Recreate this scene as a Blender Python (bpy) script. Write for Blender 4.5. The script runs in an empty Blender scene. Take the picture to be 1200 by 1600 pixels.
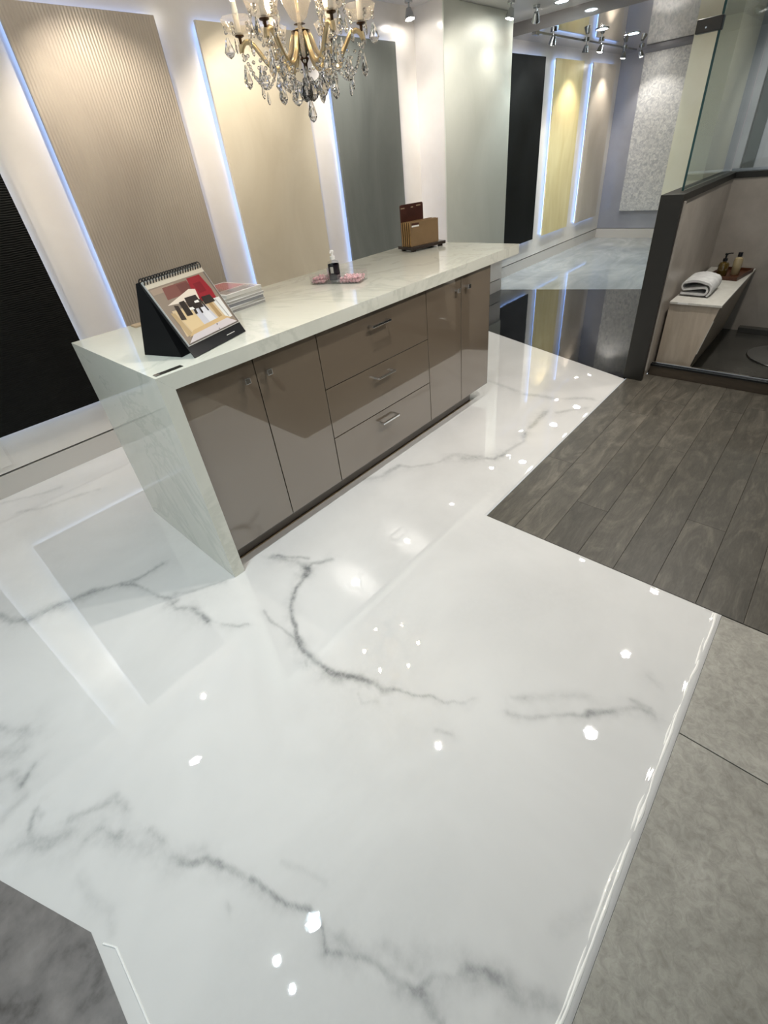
import bpy, bmesh, math, random
import numpy as np
from mathutils import Vector, Matrix

random.seed(7)
scene = bpy.context.scene
C = scene.collection

# ------------------------------------------------------------------ camera
CAM_LOC = (-0.50371, -1.50461, 1.41246)
CAM_ROT = [[0.663464, 0.475091, -0.578017], [-0.74186, 0.317289, -0.590738], [-0.097256, 0.820741, 0.562961]]
F_PX, CX, CY = 716.94, 601.495, 741.859
cam_d = bpy.data.cameras.new('camera')
cam_d.sensor_fit = 'HORIZONTAL'
cam_d.sensor_width = 36.0
cam_d.lens = F_PX / 1200.0 * 36.0
cam_d.shift_x = -(CX - 600.0) / 1200.0
cam_d.shift_y = (CY - 800.0) / 1200.0
cam_d.clip_start = 0.02
cam = bpy.data.objects.new('camera', cam_d)
C.objects.link(cam)
_m = Matrix([list(r) for r in CAM_ROT]).to_4x4()
_m.translation = Vector(CAM_LOC)
cam.matrix_world = _m
scene.camera = cam

# ------------------------------------------------------------------ world (cool even fill added through the open end of the room), exposure
world = bpy.data.worlds.new('world')
scene.world = world
world.use_nodes = True
_bg = world.node_tree.nodes['Background']
_bg.inputs['Color'].default_value = (0.86, 0.95, 1.0, 1)
_bg.inputs['Strength'].default_value = 0.5
vs = scene.view_settings
vs.view_transform = 'Standard'
vs.look = 'None'
vs.exposure = 0.5
vs.gamma = 1.0
vs.use_curve_mapping = False
scene.cycles.use_denoising = True
scene.cycles.max_bounces = 7
scene.cycles.diffuse_bounces = 3
scene.cycles.glossy_bounces = 4
scene.cycles.transparent_max_bounces = 12
scene.cycles.transmission_bounces = 6
scene.cycles.sample_clamp_indirect = 6.0
scene.cycles.caustics_refractive = False
scene.cycles.caustics_reflective = False
scene.cycles.blur_glossy = 0.6

WARM = (1.0, 0.90, 0.77)
NEUT = (1.0, 0.95, 0.88)
COOL = (0.82, 0.95, 1.0)

# ------------------------------------------------------------------ materials
def srgb(h):
    h = h.lstrip('#')
    v = [int(h[i:i + 2], 16) / 255 for i in (0, 2, 4)]
    return tuple(c / 12.92 if c <= 0.04045 else ((c + 0.055) / 1.055) ** 2.4 for c in v) + (1,)

def new_mat(name):
    m = bpy.data.materials.new(name)
    m.use_nodes = True
    return m, m.node_tree.nodes, m.node_tree.links, m.node_tree.nodes['Principled BSDF']

def coords(N, L, scale=(1, 1, 1), rot=(0, 0, 0)):
    tc = N.new('ShaderNodeTexCoord')
    mp = N.new('ShaderNodeMapping')
    mp.inputs['Scale'].default_value = scale
    mp.inputs['Rotation'].default_value = rot
    L.new(tc.outputs['Object'], mp.inputs['Vector'])
    return mp.outputs['Vector']

def noise(N, L, vec, scale, detail=4, rough=0.55, dist=0.0):
    n = N.new('ShaderNodeTexNoise')
    n.inputs['Scale'].default_value = scale
    n.inputs['Detail'].default_value = detail
    n.inputs['Roughness'].default_value = rough
    n.inputs['Distortion'].default_value = dist
    L.new(vec, n.inputs['Vector'])
    return n.outputs['Fac']

def ramp(N, L, fac, stops):
    r = N.new('ShaderNodeValToRGB')
    e = r.color_ramp.elements
    while len(e) < len(stops):
        e.new(0.5)
    for k, (p, c) in enumerate(stops):
        e[k].position = p
        e[k].color = c
    L.new(fac, r.inputs['Fac'])
    return r.outputs['Color']

def bump(N, L, P, height, strength, dist=0.01):
    b = N.new('ShaderNodeBump')
    b.inputs['Strength'].default_value = strength
    b.inputs['Distance'].default_value = dist
    L.new(height, b.inputs['Height'])
    L.new(b.outputs['Normal'], P.inputs['Normal'])

def plain(name, col, rough=0.5, metal=0.0, spec=0.5, coat=0.0, coat_r=0.03):
    m, N, L, P = new_mat(name)
    P.inputs['Base Color'].default_value = srgb(col) if isinstance(col, str) else col
    P.inputs['Roughness'].default_value = rough
    P.inputs['Metallic'].default_value = metal
    P.inputs['Specular IOR Level'].default_value = spec
    P.inputs['Coat Weight'].default_value = coat
    P.inputs['Coat Roughness'].default_value = coat_r
    return m

def mottled(name, c1, c2, rough, scale=3.0, stretch=(1, 1, 1), metal=0.0, detail=5, bump_s=0.0, bump_scale=60.0, spec=0.5, lo=0.35, hi=0.65, coat=0.0, dist=0.0):
    m, N, L, P = new_mat(name)
    v = coords(N, L, stretch)
    f = noise(N, L, v, scale, detail, 0.6, dist)
    L.new(ramp(N, L, f, [(lo, srgb(c1)), (hi, srgb(c2))]), P.inputs['Base Color'])
    P.inputs['Roughness'].default_value = rough
    P.inputs['Metallic'].default_value = metal
    P.inputs['Specular IOR Level'].default_value = spec
    P.inputs['Coat Weight'].default_value = coat
    P.inputs['Coat Roughness'].default_value = 0.04
    if bump_s:
        bump(N, L, P, noise(N, L, v, bump_scale, 3), bump_s, 0.004)
    return m

def emit(name, col, strength):
    m, N, L, P = new_mat(name)
    N.remove(P)
    e = N.new('ShaderNodeEmission')
    e.inputs['Color'].default_value = tuple(col) + (1,) if len(col) == 3 else col
    e.inputs['Strength'].default_value = strength
    L.new(e.outputs[0], N['Material Output'].inputs['Surface'])
    return m

def clear(name, tint, f0=0.04, rough=0.0, frost=0.0, frost_col=(1, 1, 1)):
    """thin clear sheet: transparent with a Schlick reflection; frost adds a little translucent body"""
    m, N, L, P = new_mat(name)
    N.remove(P)
    t = N.new('ShaderNodeBsdfTransparent')
    t.inputs['Color'].default_value = tint + (1,)
    base = t.outputs[0]
    if frost:
        d = N.new('ShaderNodeBsdfTranslucent'); d.inputs['Color'].default_value = frost_col + (1,)
        d2 = N.new('ShaderNodeBsdfDiffuse'); d2.inputs['Color'].default_value = frost_col + (1,)
        h = N.new('ShaderNodeMixShader'); h.inputs[0].default_value = 0.5
        L.new(d.outputs[0], h.inputs[1]); L.new(d2.outputs[0], h.inputs[2])
        k = N.new('ShaderNodeMixShader'); k.inputs[0].default_value = frost
        L.new(base, k.inputs[1]); L.new(h.outputs[0], k.inputs[2])
        base = k.outputs[0]
    g = N.new('ShaderNodeBsdfGlossy')
    g.inputs['Roughness'].default_value = rough
    lw = N.new('ShaderNodeLayerWeight'); lw.inputs['Blend'].default_value = 0.5
    pw = N.new('ShaderNodeMath'); pw.operation = 'POWER'; pw.inputs[1].default_value = 5.0
    ma = N.new('ShaderNodeMath'); ma.operation = 'MULTIPLY_ADD'; ma.inputs[1].default_value = 1 - f0; ma.inputs[2].default_value = f0
    L.new(lw.outputs['Facing'], pw.inputs[0]); L.new(pw.outputs[0], ma.inputs[0])
    mx = N.new('ShaderNodeMixShader')
    L.new(ma.outputs[0], mx.inputs[0]); L.new(base, mx.inputs[1]); L.new(g.outputs[0], mx.inputs[2])
    L.new(mx.outputs[0], N['Material Output'].inputs['Surface'])
    return m

def crystal(name, col=(1, 1, 1), rough=0.0, ior=1.5):
    m, N, L, P = new_mat(name)
    P.inputs['Base Color'].default_value = col + (1,)
    P.inputs['Transmission Weight'].default_value = 1.0
    P.inputs['Roughness'].default_value = rough
    P.inputs['IOR'].default_value = ior
    return m

M = {}
M['wall_white'] = mottled('wall_white', '#e2dcd4', '#ebe6df', 0.22, 2.0, bump_s=0.03, bump_scale=40)
M['streak_white'] = plain('edge_streak_white', '#fbfaf5', 0.08, spec=0.8)  # whiter than the floor, carries the bright streak on its edge as colour
M['plinth'] = plain('plinth_paint', '#cfcac3', 0.35)
M['wood_gap'] = plain('wood_gap', '#383530', 0.8)
M['dark_gap'] = plain('dark_gap', '#4a4641', 0.8)
M['ceiling'] = plain('ceiling_paint', '#d5d3cf', 0.3)
M['soffit'] = plain('soffit_gloss', '#817d7b', 0.06, spec=0.8, coat=1.0)
M['far_blue'] = mottled('far_wall_blue_grey', '#96979f', '#a3a4ab', 0.3, 2.0)
M['dark_wall'] = plain('back_wall_paint', '#4a443d', 0.6)
M['cream'] = mottled('column_cream', '#d5cfb6', '#dcd7c2', 0.35, 2.0)
M['bronze'] = plain('dark_bronze', '#1e1c17', 0.45)
M['laminate'] = mottled('stone_laminate', '#a8a096', '#b9b1a7', 0.35, 5.0)
M['white_plastic'] = plain('white_plastic', '#ecebe8', 0.3)
M['chrome'] = plain('chrome', '#e6e8ea', 0.10, 1.0)
M['steel'] = plain('brushed_steel', '#b9bcbe', 0.22, 1.0)
M['black_metal'] = plain('black_metal', '#1b1b1b', 0.4)
M['brass'] = plain('antique_brass', '#d8c49c', 0.3, 0.6)
M['dark_brass'] = plain('dark_brass', '#4a3524', 0.35, 0.9)
M['crystal'] = crystal('crystal_glass')
M['smoke_glass'] = plain('smoke_glass', '#7d8274', 0.05, spec=0.7, coat=1.0)
M['smoke_glass'].node_tree.nodes['Principled BSDF'].inputs['Transmission Weight'].default_value = 0.5
M['tulip'] = clear('tulip_glass', (0.97, 0.95, 0.92), 0.10, 0.05, 0.2, (1.0, 0.93, 0.84))
M['acrylic'] = clear('clear_acrylic', (0.985, 0.988, 0.99), 0.06)
M['pane'] = clear('shower_glass', (0.93, 0.97, 0.955), 0.04)
M['glass_edge'] = plain('glass_edge_green', '#123b3a', 0.15)
M['lens'] = emit('spot_lens', NEUT, 90)
M['lens_cool'] = emit('spot_lens_cool', COOL, 90)
M['bulb'] = emit('candle_bulb', (1.0, 0.80, 0.52), 70)
M['led'] = emit('led_blue_white', (0.27, 0.46, 1.0), 3.6)
M['led_pale'] = emit('led_pale_blue', (0.5, 0.68, 1.0), 3.2)
M['lacquer'] = plain('taupe_lacquer', '#6b5f51', 0.2, spec=0.5, coat=1.0, coat_r=0.02)
M['lacquer'].node_tree.nodes['Principled BSDF'].inputs['Coat IOR'].default_value = 2.0
M['carcass'] = plain('cabinet_carcass', '#2b2622', 0.6)
M['kick'] = plain('kick_board', '#5d544a', 0.25, coat=0.6)
M['caulk'] = plain('caulk_bead', '#b09a7c', 0.5)
M['black_board'] = plain('black_board', '#0d0d0e', 0.75, spec=0.2)
M['black_gloss'] = plain('black_gloss', '#121316', 0.2)
M['towel'] = mottled('grey_towel', '#cfcfcf', '#e4e4e3', 0.95, 22.0, bump_s=0.7, bump_scale=240, spec=0.1)
M['towel_hem'] = plain('towel_hem', '#55524f', 0.95)
M['tray_wood'] = mottled('tray_wood', '#3d2012', '#5d341d', 0.4, 6.0, (1, 6, 6))
M['amber'] = plain('amber_soap', '#5d4a1e', 0.1, coat=1.0)
M['lotion'] = plain('lotion_bottle', '#bba982', 0.2, coat=0.6)
M['candy'] = mottled('pink_candy', '#d98f9c', '#f3d3d6', 0.3, 120.0)
M['wrap'] = clear('candy_wrap', (0.97, 0.93, 0.94), 0.08, 0.1, 0.2)
M['sample'] = mottled('brown_sample', '#7d6445', '#8a7050', 0.5, 6.0)
M['sample_core'] = plain('sample_core', '#c29a63', 0.6)
M['sample_card'] = mottled('dark_sample_card', '#3a221c', '#5a342b', 0.3, 4.0)
M['holder'] = plain('holder_dark_wood', '#2a1f1a', 0.35)
M['paper'] = plain('paper_edges', '#b9b6b1', 0.6)
M['gel'] = plain('gel_label', '#1b151d', 0.25)
M['pump_white'] = plain('pump_white', '#f2f1ee', 0.3)
M['bench'] = mottled('bench_laminate', '#b5a795', '#c6b9a8', 0.4, 3.0, (8, 8, 1.5))
M['bench_top'] = mottled('bench_top', '#cfcdc5', '#d8d6cf', 0.35, 30.0)
M['shower_tile'] = mottled('shower_tray_stone', '#3c3b37', '#494844', 0.25, 6.0)
M['curb_wood'] = mottled('curb_wood', '#3d342a', '#4c4236', 0.5, 5.0, (6, 1, 6))
M['beige_soap'] = plain('beige_card', '#b7a184', 0.6)

def epoxy_white():
    m, N, L, P = new_mat('white_marble_epoxy')
    a = N.new('ShaderNodeAttribute'); a.attribute_name = 'vein'
    v = coords(N, L)
    f1 = noise(N, L, v, 55, 5, 0.6)
    mul = N.new('ShaderNodeMath'); mul.operation = 'MULTIPLY'
    rr = N.new('ShaderNodeMapRange'); rr.inputs['From Min'].default_value = 0.3; rr.inputs['From Max'].default_value = 0.6
    rr.inputs['To Min'].default_value = 0.65; rr.inputs['To Max'].default_value = 1.1
    L.new(f1, rr.inputs['Value']); L.new(a.outputs['Fac'], mul.inputs[0]); L.new(rr.outputs[0], mul.inputs[1])
    base = ramp(N, L, noise(N, L, v, 1.6, 4, 0.6, 0.6), [(0.35, srgb('#d9d8d6')), (0.68, srgb('#e3e2e0'))])
    mx = N.new('ShaderNodeMix'); mx.data_type = 'RGBA'; mx.clamp_factor = True
    L.new(mul.outputs[0], mx.inputs['Factor']); L.new(base, mx.inputs['A'])
    mx.inputs['B'].default_value = srgb('#7f8182')
    L.new(mx.outputs['Result'], P.inputs['Base Color'])
    P.inputs['Roughness'].default_value = 0.012
    P.inputs['IOR'].default_value = 1.8
    P.inputs['Specular IOR Level'].default_value = 1.0
    peel = N.new('ShaderNodeMath'); peel.operation = 'MULTIPLY_ADD'
    L.new(noise(N, L, v, 48, 2, 0.5), peel.inputs[0]); peel.inputs[1].default_value = 0.13
    L.new(noise(N, L, v, 5, 2), peel.inputs[2])
    bump(N, L, P, peel.outputs[0], 0.05, 0.004)
    return m
M['epoxy_white'] = epoxy_white()

def epoxy(name, stops, rough, wob, scale=2.2, stretch=(1, 1, 1), dist=2.5):
    m, N, L, P = new_mat(name)
    v = coords(N, L, stretch)
    L.new(ramp(N, L, noise(N, L, v, scale, 6, 0.6, dist), stops), P.inputs['Base Color'])
    P.inputs['Roughness'].default_value = rough
    P.inputs['IOR'].default_value = 1.55
    P.inputs['Specular IOR Level'].default_value = 0.75
    bump(N, L, P, noise(N, L, v, 5, 2), wob, 0.005)
    return m
M['epoxy_dark'] = epoxy('black_epoxy', [(0.3, srgb('#191a1c')), (0.7, srgb('#2c2e31'))], 0.035, 0.10)
M['epoxy_grey'] = epoxy('grey_swirl_epoxy', [(0.25, srgb('#8f9498')), (0.5, srgb('#a3a8aa')), (0.75, srgb('#bcc0c0'))], 0.04, 0.10, 0.8, (1, 2.2, 1))
M['concrete'] = epoxy('dark_concrete', [(0.36, srgb('#4a4643')), (0.48, srgb('#6f6b69')), (0.7, srgb('#87827f'))], 0.3, 0.05, 9.0, dist=0.15)

def stone_tile():
    m, N, L, P = new_mat('grey_stone_tile')
    v = coords(N, L)
    f = noise(N, L, v, 4, 10, 0.72, 0.5)
    g = noise(N, L, v, 42, 6, 0.7, 0.8)
    c1 = ramp(N, L, f, [(0.3, srgb('#8b8880')), (0.5, srgb('#a19e95')), (0.72, srgb('#b9b6ad'))])
    c2 = ramp(N, L, g, [(0.3, srgb('#7e7a71')), (0.6, srgb('#ffffff'))])
    mx = N.new('ShaderNodeMix'); mx.data_type = 'RGBA'; mx.blend_type = 'MULTIPLY'
    mx.inputs['Factor'].default_value = 0.4
    L.new(c1, mx.inputs['A']); L.new(c2, mx.inputs['B'])
    L.new(mx.outputs['Result'], P.inputs['Base Color'])
    P.inputs['Roughness'].default_value = 0.5
    bump(N, L, P, g, 0.15, 0.003)
    return m
M['tile'] = stone_tile()

def plank_mat(name, c1, c2, c3):
    m, N, L, P = new_mat(name)
    oi = N.new('ShaderNodeObjectInfo')
    tc = N.new('ShaderNodeTexCoord')
    off = N.new('ShaderNodeVectorMath'); off.operation = 'ADD'
    sc = N.new('ShaderNodeVectorMath'); sc.operation = 'SCALE'
    cx = N.new('ShaderNodeCombineXYZ')
    for k in range(3):
        L.new(oi.outputs['Random'], cx.inputs[k])
    L.new(cx.outputs[0], sc.inputs[0]); sc.inputs['Scale'].default_value = 31.0
    L.new(tc.outputs['Object'], off.inputs[0]); L.new(sc.outputs[0], off.inputs[1])
    mp = N.new('ShaderNodeMapping'); mp.inputs['Scale'].default_value = (1.6, 4.5, 1)
    L.new(off.outputs[0], mp.inputs['Vector'])
    v = mp.outputs['Vector']
    f = noise(N, L, v, 2.0, 6, 0.62, 2.2)
    w = N.new('ShaderNodeTexWave'); w.wave_type = 'RINGS'; w.inputs['Scale'].default_value = 1.1
    w.inputs['Distortion'].default_value = 9.0; w.inputs['Detail'].default_value = 3.0; w.inputs['Detail Scale'].default_value = 1.4
    L.new(v, w.inputs['Vector'])
    c = ramp(N, L, f, [(0.3, srgb(c1)), (0.5, srgb(c2)), (0.74, srgb(c3))])
    g = ramp(N, L, w.outputs['Fac'], [(0.0, (0.72, 0.72, 0.72, 1)), (1.0, (1, 1, 1, 1))])
    mx = N.new('ShaderNodeMix'); mx.data_type = 'RGBA'; mx.blend_type = 'MULTIPLY'; mx.inputs['Factor'].default_value = 0.3
    L.new(c, mx.inputs['A']); L.new(g, mx.inputs['B'])
    mp2 = N.new('ShaderNodeMapping'); mp2.inputs['Scale'].default_value = (5, 34, 1)
    L.new(off.outputs[0], mp2.inputs['Vector'])
    st = ramp(N, L, noise(N, L, mp2.outputs['Vector'], 3.0, 7, 0.7, 1.2), [(0.35, (0.66, 0.66, 0.66, 1)), (0.65, (1.22, 1.22, 1.22, 1))])
    mx2 = N.new('ShaderNodeMix'); mx2.data_type = 'RGBA'; mx2.blend_type = 'MULTIPLY'; mx2.inputs['Factor'].default_value = 0.6
    L.new(mx.outputs['Result'], mx2.inputs['A']); L.new(st, mx2.inputs['B'])
    hs = N.new('ShaderNodeHueSaturation')
    mr = N.new('ShaderNodeMapRange'); mr.inputs['To Min'].default_value = 0.82; mr.inputs['To Max'].default_value = 1.2
    L.new(oi.outputs['Random'], mr.inputs['Value']); L.new(mr.outputs[0], hs.inputs['Value'])
    L.new(mx2.outputs['Result'], hs.inputs['Color'])
    L.new(hs.outputs[0], P.inputs['Base Color'])
    P.inputs['Roughness'].default_value = 0.42
    bump(N, L, P, f, 0.1, 0.003)
    return m
M['plank'] = plank_mat('grey_oak_plank', '#46433c', '#534f47', '#6d685e')

def quartz():
    m, N, L, P = new_mat('cream_quartz')
    v = coords(N, L, (1, 1, 1), (0.4, 0.7, 0.9))
    f = noise(N, L, v, 1.6, 6, 0.62, 0.9)
    c = ramp(N, L, f, [(0.30, srgb('#c9cabf')), (0.46, srgb('#d1d1c6')), (0.49, srgb('#c4c5ba')), (0.52, srgb('#d2d2c7')), (0.8, srgb('#cbccc0'))])
    L.new(c, P.inputs['Base Color'])
    P.inputs['Roughness'].default_value = 0.05
    P.inputs['Specular IOR Level'].default_value = 0.6
    return m
M['quartz'] = quartz()

def plaster(name, c1, c2, rough, ridge=None, metal=0.0, scale=2.0, stretch=(1, 1, 0.6), spec=0.5, rs=0.5):
    m, N, L, P = new_mat(name)
    v = coords(N, L, stretch)
    f = noise(N, L, v, scale, 6, 0.6, 0.8)
    L.new(ramp(N, L, f, [(0.33, srgb(c1)), (0.67, srgb(c2))]), P.inputs['Base Color'])
    P.inputs['Roughness'].default_value = rough
    P.inputs['Metallic'].default_value = metal
    P.inputs['Specular IOR Level'].default_value = spec
    if ridge:
        w = N.new('ShaderNodeTexWave'); w.wave_type = 'BANDS'; w.bands_direction = ridge[0]
        w.inputs['Scale'].default_value = ridge[1]; w.inputs['Distortion'].default_value = ridge[2]
        w.inputs['Detail'].default_value = 2.0; w.inputs['Detail Scale'].default_value = 0.6
        L.new(coords(N, L), w.inputs['Vector'])
        bump(N, L, P, w.outputs['Fac'], rs, 0.004)
    else:
        bump(N, L, P, noise(N, L, v, 26, 4), 0.06, 0.004)
    return m
M['p_taupe'] = plaster('taupe_combed_plaster', '#aca194', '#bbb1a3', 0.36, ('X', 20.0, 2.2), 0.1, rs=0.55)
M['p_beige'] = plaster('beige_plaster', '#d2c8b2', '#ded5c1', 0.38, None, 0.1)
M['p_grey'] = plaster('slate_grey_plaster', '#737773', '#828681', 0.4, None, 0.2, stretch=(2.0, 1, 0.5))
M['p_pale'] = plaster('pale_sage_plaster', '#cccec1', '#d6d7cb', 0.45, None, 0.1)
M['p_black'] = plaster('black_combed_plaster', '#0a0b0a', '#121311', 0.5, ('Z', 30.0, 4.0), rs=0.5, spec=0.12)
M['p_black2'] = plaster('black_plaster', '#090b0a', '#131617', 0.5, spec=0.12)
M['p_gold'] = plaster('pale_gold_plaster', '#d8c78f', '#e6d8a8', 0.35, None, 0.1, stretch=(3, 1, 0.7))
M['p_stone'] = plaster('warm_stone_plaster', '#c3b9ac', '#d0c7bb', 0.35, None, 0.15)
M['p_silver'] = mottled('silver_crackle_plaster', '#adaeb1', '#e0dfdb', 0.4, 20.0, (1, 1, 1), 0.1, 8, 0.35, 40, dist=1.4)
M['p_dkgrey'] = plaster('charcoal_plaster', '#4b4e50', '#5a5d5e', 0.4)

# ------------------------------------------------------------------ mesh helpers
class MB:
    """collects verts, faces and a material slot index per face"""
    def __init__(s):
        s.v = []; s.f = []; s.mi = []
    def add(s, vs, fs, mi=0, T=None):
        b = len(s.v)
        for p in vs:
            p = Vector(p)
            if T is not None:
                p = T @ p
            s.v.append((p.x, p.y, p.z))
        for f in fs:
            s.f.append(tuple(b + i for i in f)); s.mi.append(mi)
        return s
    def box(s, lo, hi, mi=0, T=None, bev=0.0):
        if bev <= 0:
            x0, y0, z0 = lo; x1, y1, z1 = hi
            vs = [(x0, y0, z0), (x1, y0, z0), (x1, y1, z0), (x0, y1, z0), (x0, y0, z1), (x1, y0, z1), (x1, y1, z1), (x0, y1, z1)]
            fs = [(0, 3, 2, 1), (4, 5, 6, 7), (0, 1, 5, 4), (1, 2, 6, 5), (2, 3, 7, 6), (3, 0, 4, 7)]
            return s.add(vs, fs, mi, T)
        bm = bmesh.new()
        bmesh.ops.create_cube(bm, size=1.0)
        for v in bm.verts:
            for k in range(3):
                v.co[k] = lo[k] + (v.co[k] + 0.5) * (hi[k] - lo[k])
        bmesh.ops.bevel(bm, geom=list(bm.edges), offset=bev, segments=2, profile=0.5, affect='EDGES')
        bm.verts.index_update()
        s.add([v.co.copy() for v in bm.verts], [tuple(v.index for v in f.verts) for f in bm.faces], mi, T)
        bm.free()
        return s
    def prism(s, poly, z0, z1, mi=0, T=None):
        n = len(poly)
        vs = [(x, y, z0) for x, y in poly] + [(x, y, z1) for x, y in poly]
        fs = [tuple(reversed(range(n))), tuple(range(n, 2 * n))] + [(i, (i + 1) % n, n + (i + 1) % n, n + i) for i in range(n)]
        return s.add(vs, fs, mi, T)
    def lathe(s, prof, seg=20, mi=0, T=None, cap=True):
        vs = []; fs = []
        for r, z in prof:
            for k in range(seg):
                a = 2 * math.pi * k / seg
                vs.append((r * math.cos(a), r * math.sin(a), z))
        n = len(prof)
        for i in range(n - 1):
            for k in range(seg):
                k2 = (k + 1) % seg
                fs.append((i * seg + k, i * seg + k2, (i + 1) * seg + k2, (i + 1) * seg + k))
        if cap:
            if prof[0][0] > 1e-5: fs.append(tuple(reversed(range(seg))))
            if prof[-1][0] > 1e-5: fs.append(tuple((n - 1) * seg + k for k in range(seg)))
        return s.add(vs, fs, mi, T)
    def tube(s, pts, r, seg=8, mi=0, T=None, closed=False):
        P = [Vector(p) for p in pts]; n = len(P)
        rs = r if isinstance(r, (list, tuple)) else [r] * n
        vs = []; fs = []; up = None
        for i in range(n):
            if closed: d = P[(i + 1) % n] - P[i - 1]
            else: d = P[min(i + 1, n - 1)] - P[max(i - 1, 0)]
            d.normalize()
            if up is None:
                up = Vector((0, 0, 1)) if abs(d.z) < 0.9 else Vector((1, 0, 0))
            a = d.cross(up)
            if a.length < 1e-6: a = d.cross(Vector((0, 1, 0)))
            a.normalize(); b = a.cross(d).normalized(); up = b
            for k in range(seg):
                t = 2 * math.pi * k / seg
                vs.append(P[i] + (a * math.cos(t) + b * math.sin(t)) * rs[i])
        m = n if closed else n - 1
        for i in range(m):
            j = (i + 1) % n
            for k in range(seg):
                k2 = (k + 1) % seg
                fs.append((i * seg + k, i * seg + k2, j * seg + k2, j * seg + k))
        if not closed:
            fs.append(tuple(reversed(range(seg)))); fs.append(tuple((n - 1) * seg + k for k in range(seg)))
        return s.add(vs, fs, mi, T)
    def sphere(s, c, r, seg=10, rings=6, mi=0, sz=1.0):
        prof = [(max(1e-6, r * math.sin(math.pi * i / rings)), -r * sz * math.cos(math.pi * i / rings)) for i in range(rings + 1)]
        return s.lathe(prof, seg, mi, Matrix.Translation(Vector(c)), cap=False)
    def mesh(s, name, mats, smooth=False):
        me = bpy.data.meshes.new(name)
        me.from_pydata(s.v, [], s.f)
        for m in (mats if isinstance(mats, (list, tuple)) else [mats]):
            me.materials.append(M[m] if isinstance(m, str) else m)
        me.polygons.foreach_set('material_index', s.mi)
        if smooth:
            me.polygons.foreach_set('use_smooth', [True] * len(s.f))
        bm = bmesh.new(); bm.from_mesh(me)
        bmesh.ops.recalc_face_normals(bm, faces=list(bm.faces))
        bm.to_mesh(me); bm.free()
        if smooth:
            me.set_sharp_from_angle(angle=math.radians(38))
        return me

def wloc(o):
    p = Vector((0, 0, 0))
    while o is not None:
        p += o.location; o = o.parent
    return p

def part(name, mb, mats, parent=None, loc=None, smooth=False, label=None):
    """link a builder given in WORLD coordinates; its origin goes to loc (world) or stays with the parent"""
    base = Vector(loc) if loc is not None else (wloc(parent) if parent is not None else Vector((0, 0, 0)))
    mb.v = [(x - base.x, y - base.y, z - base.z) for x, y, z in mb.v]
    o = bpy.data.objects.new(name, mb.mesh(name, mats, smooth))
    C.objects.link(o)
    if parent is not None:
        o.parent = parent
        o.location = base - wloc(parent)
    else:
        o.location = base
    if label: o['label'] = label
    return o

def inst(name, me, parent, loc, rot=None):
    o = bpy.data.objects.new(name, me); C.objects.link(o)
    if parent is not None:
        o.parent = parent; o.location = Vector(loc) - wloc(parent)
    else:
        o.location = loc
    if rot: o.rotation_euler = rot
    return o

def tag(o, label, cat, group=None, kind=None):
    o['label'] = label
    if cat: o['category'] = cat
    if group: o['group'] = group
    if kind: o['kind'] = kind
    return o

def thing(name, loc, label, cat, group=None):
    o = bpy.data.objects.new(name, None); C.objects.link(o)
    o.location = loc; o.empty_display_size = 0.05
    return tag(o, label, cat, group)

def struct(name, mb, mats, label=None, loc=None, smooth=False):
    o = part(name, mb, mats, None, loc, smooth)
    o['kind'] = 'structure'
    if label: o['label'] = label
    return o

def frame2(o, ang):
    """4x4 with origin o and rotation ang (deg) about z"""
    return Matrix.Translation(Vector(o)) @ Matrix.Rotation(math.radians(ang), 4, 'Z')

def aim_matrix(origin, target):
    """local -Z points from origin to target"""
    d = (Vector(target) - Vector(origin)).normalized()
    q = d.to_track_quat('-Z', 'Y')
    return Matrix.Translation(Vector(origin)) @ q.to_matrix().to_4x4()

# ================================================================== STRUCTURE
WY = 1.70          # long wall with the sample boards
ZC, ZS = 2.40, 2.30  # ceiling and the lower glossy soffit
EX, EY, EY2 = 0.967, -0.645, -1.586   # edges of the white epoxy

def vnoise(x, y, seed):
    xi = np.floor(x).astype(np.int64); yi = np.floor(y).astype(np.int64)
    fx = x - xi; fy = y - yi
    fx = fx * fx * (3 - 2 * fx); fy = fy * fy * (3 - 2 * fy)
    def h(a, b):
        n = (a * 374761393 + b * 668265263 + seed * 1442695041) & 0x7fffffff
        n = ((n ^ (n >> 13)) * 1274126177) & 0x7fffffff
        return ((n ^ (n >> 16)) & 0xffff) / 65535.0
    return (h(xi, yi) * (1 - fx) + h(xi + 1, yi) * fx) * (1 - fy) + (h(xi, yi + 1) * (1 - fx) + h(xi + 1, yi + 1) * fx) * fy

def fbm(x, y, seed, octs=4):
    s = 0.0; a = 0.5; t = 0.0
    for k in range(octs):
        s = s + a * vnoise(x * 2 ** k, y * 2 ** k, seed + k); t += a; a *= 0.55
    return s / t - 0.5

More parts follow.
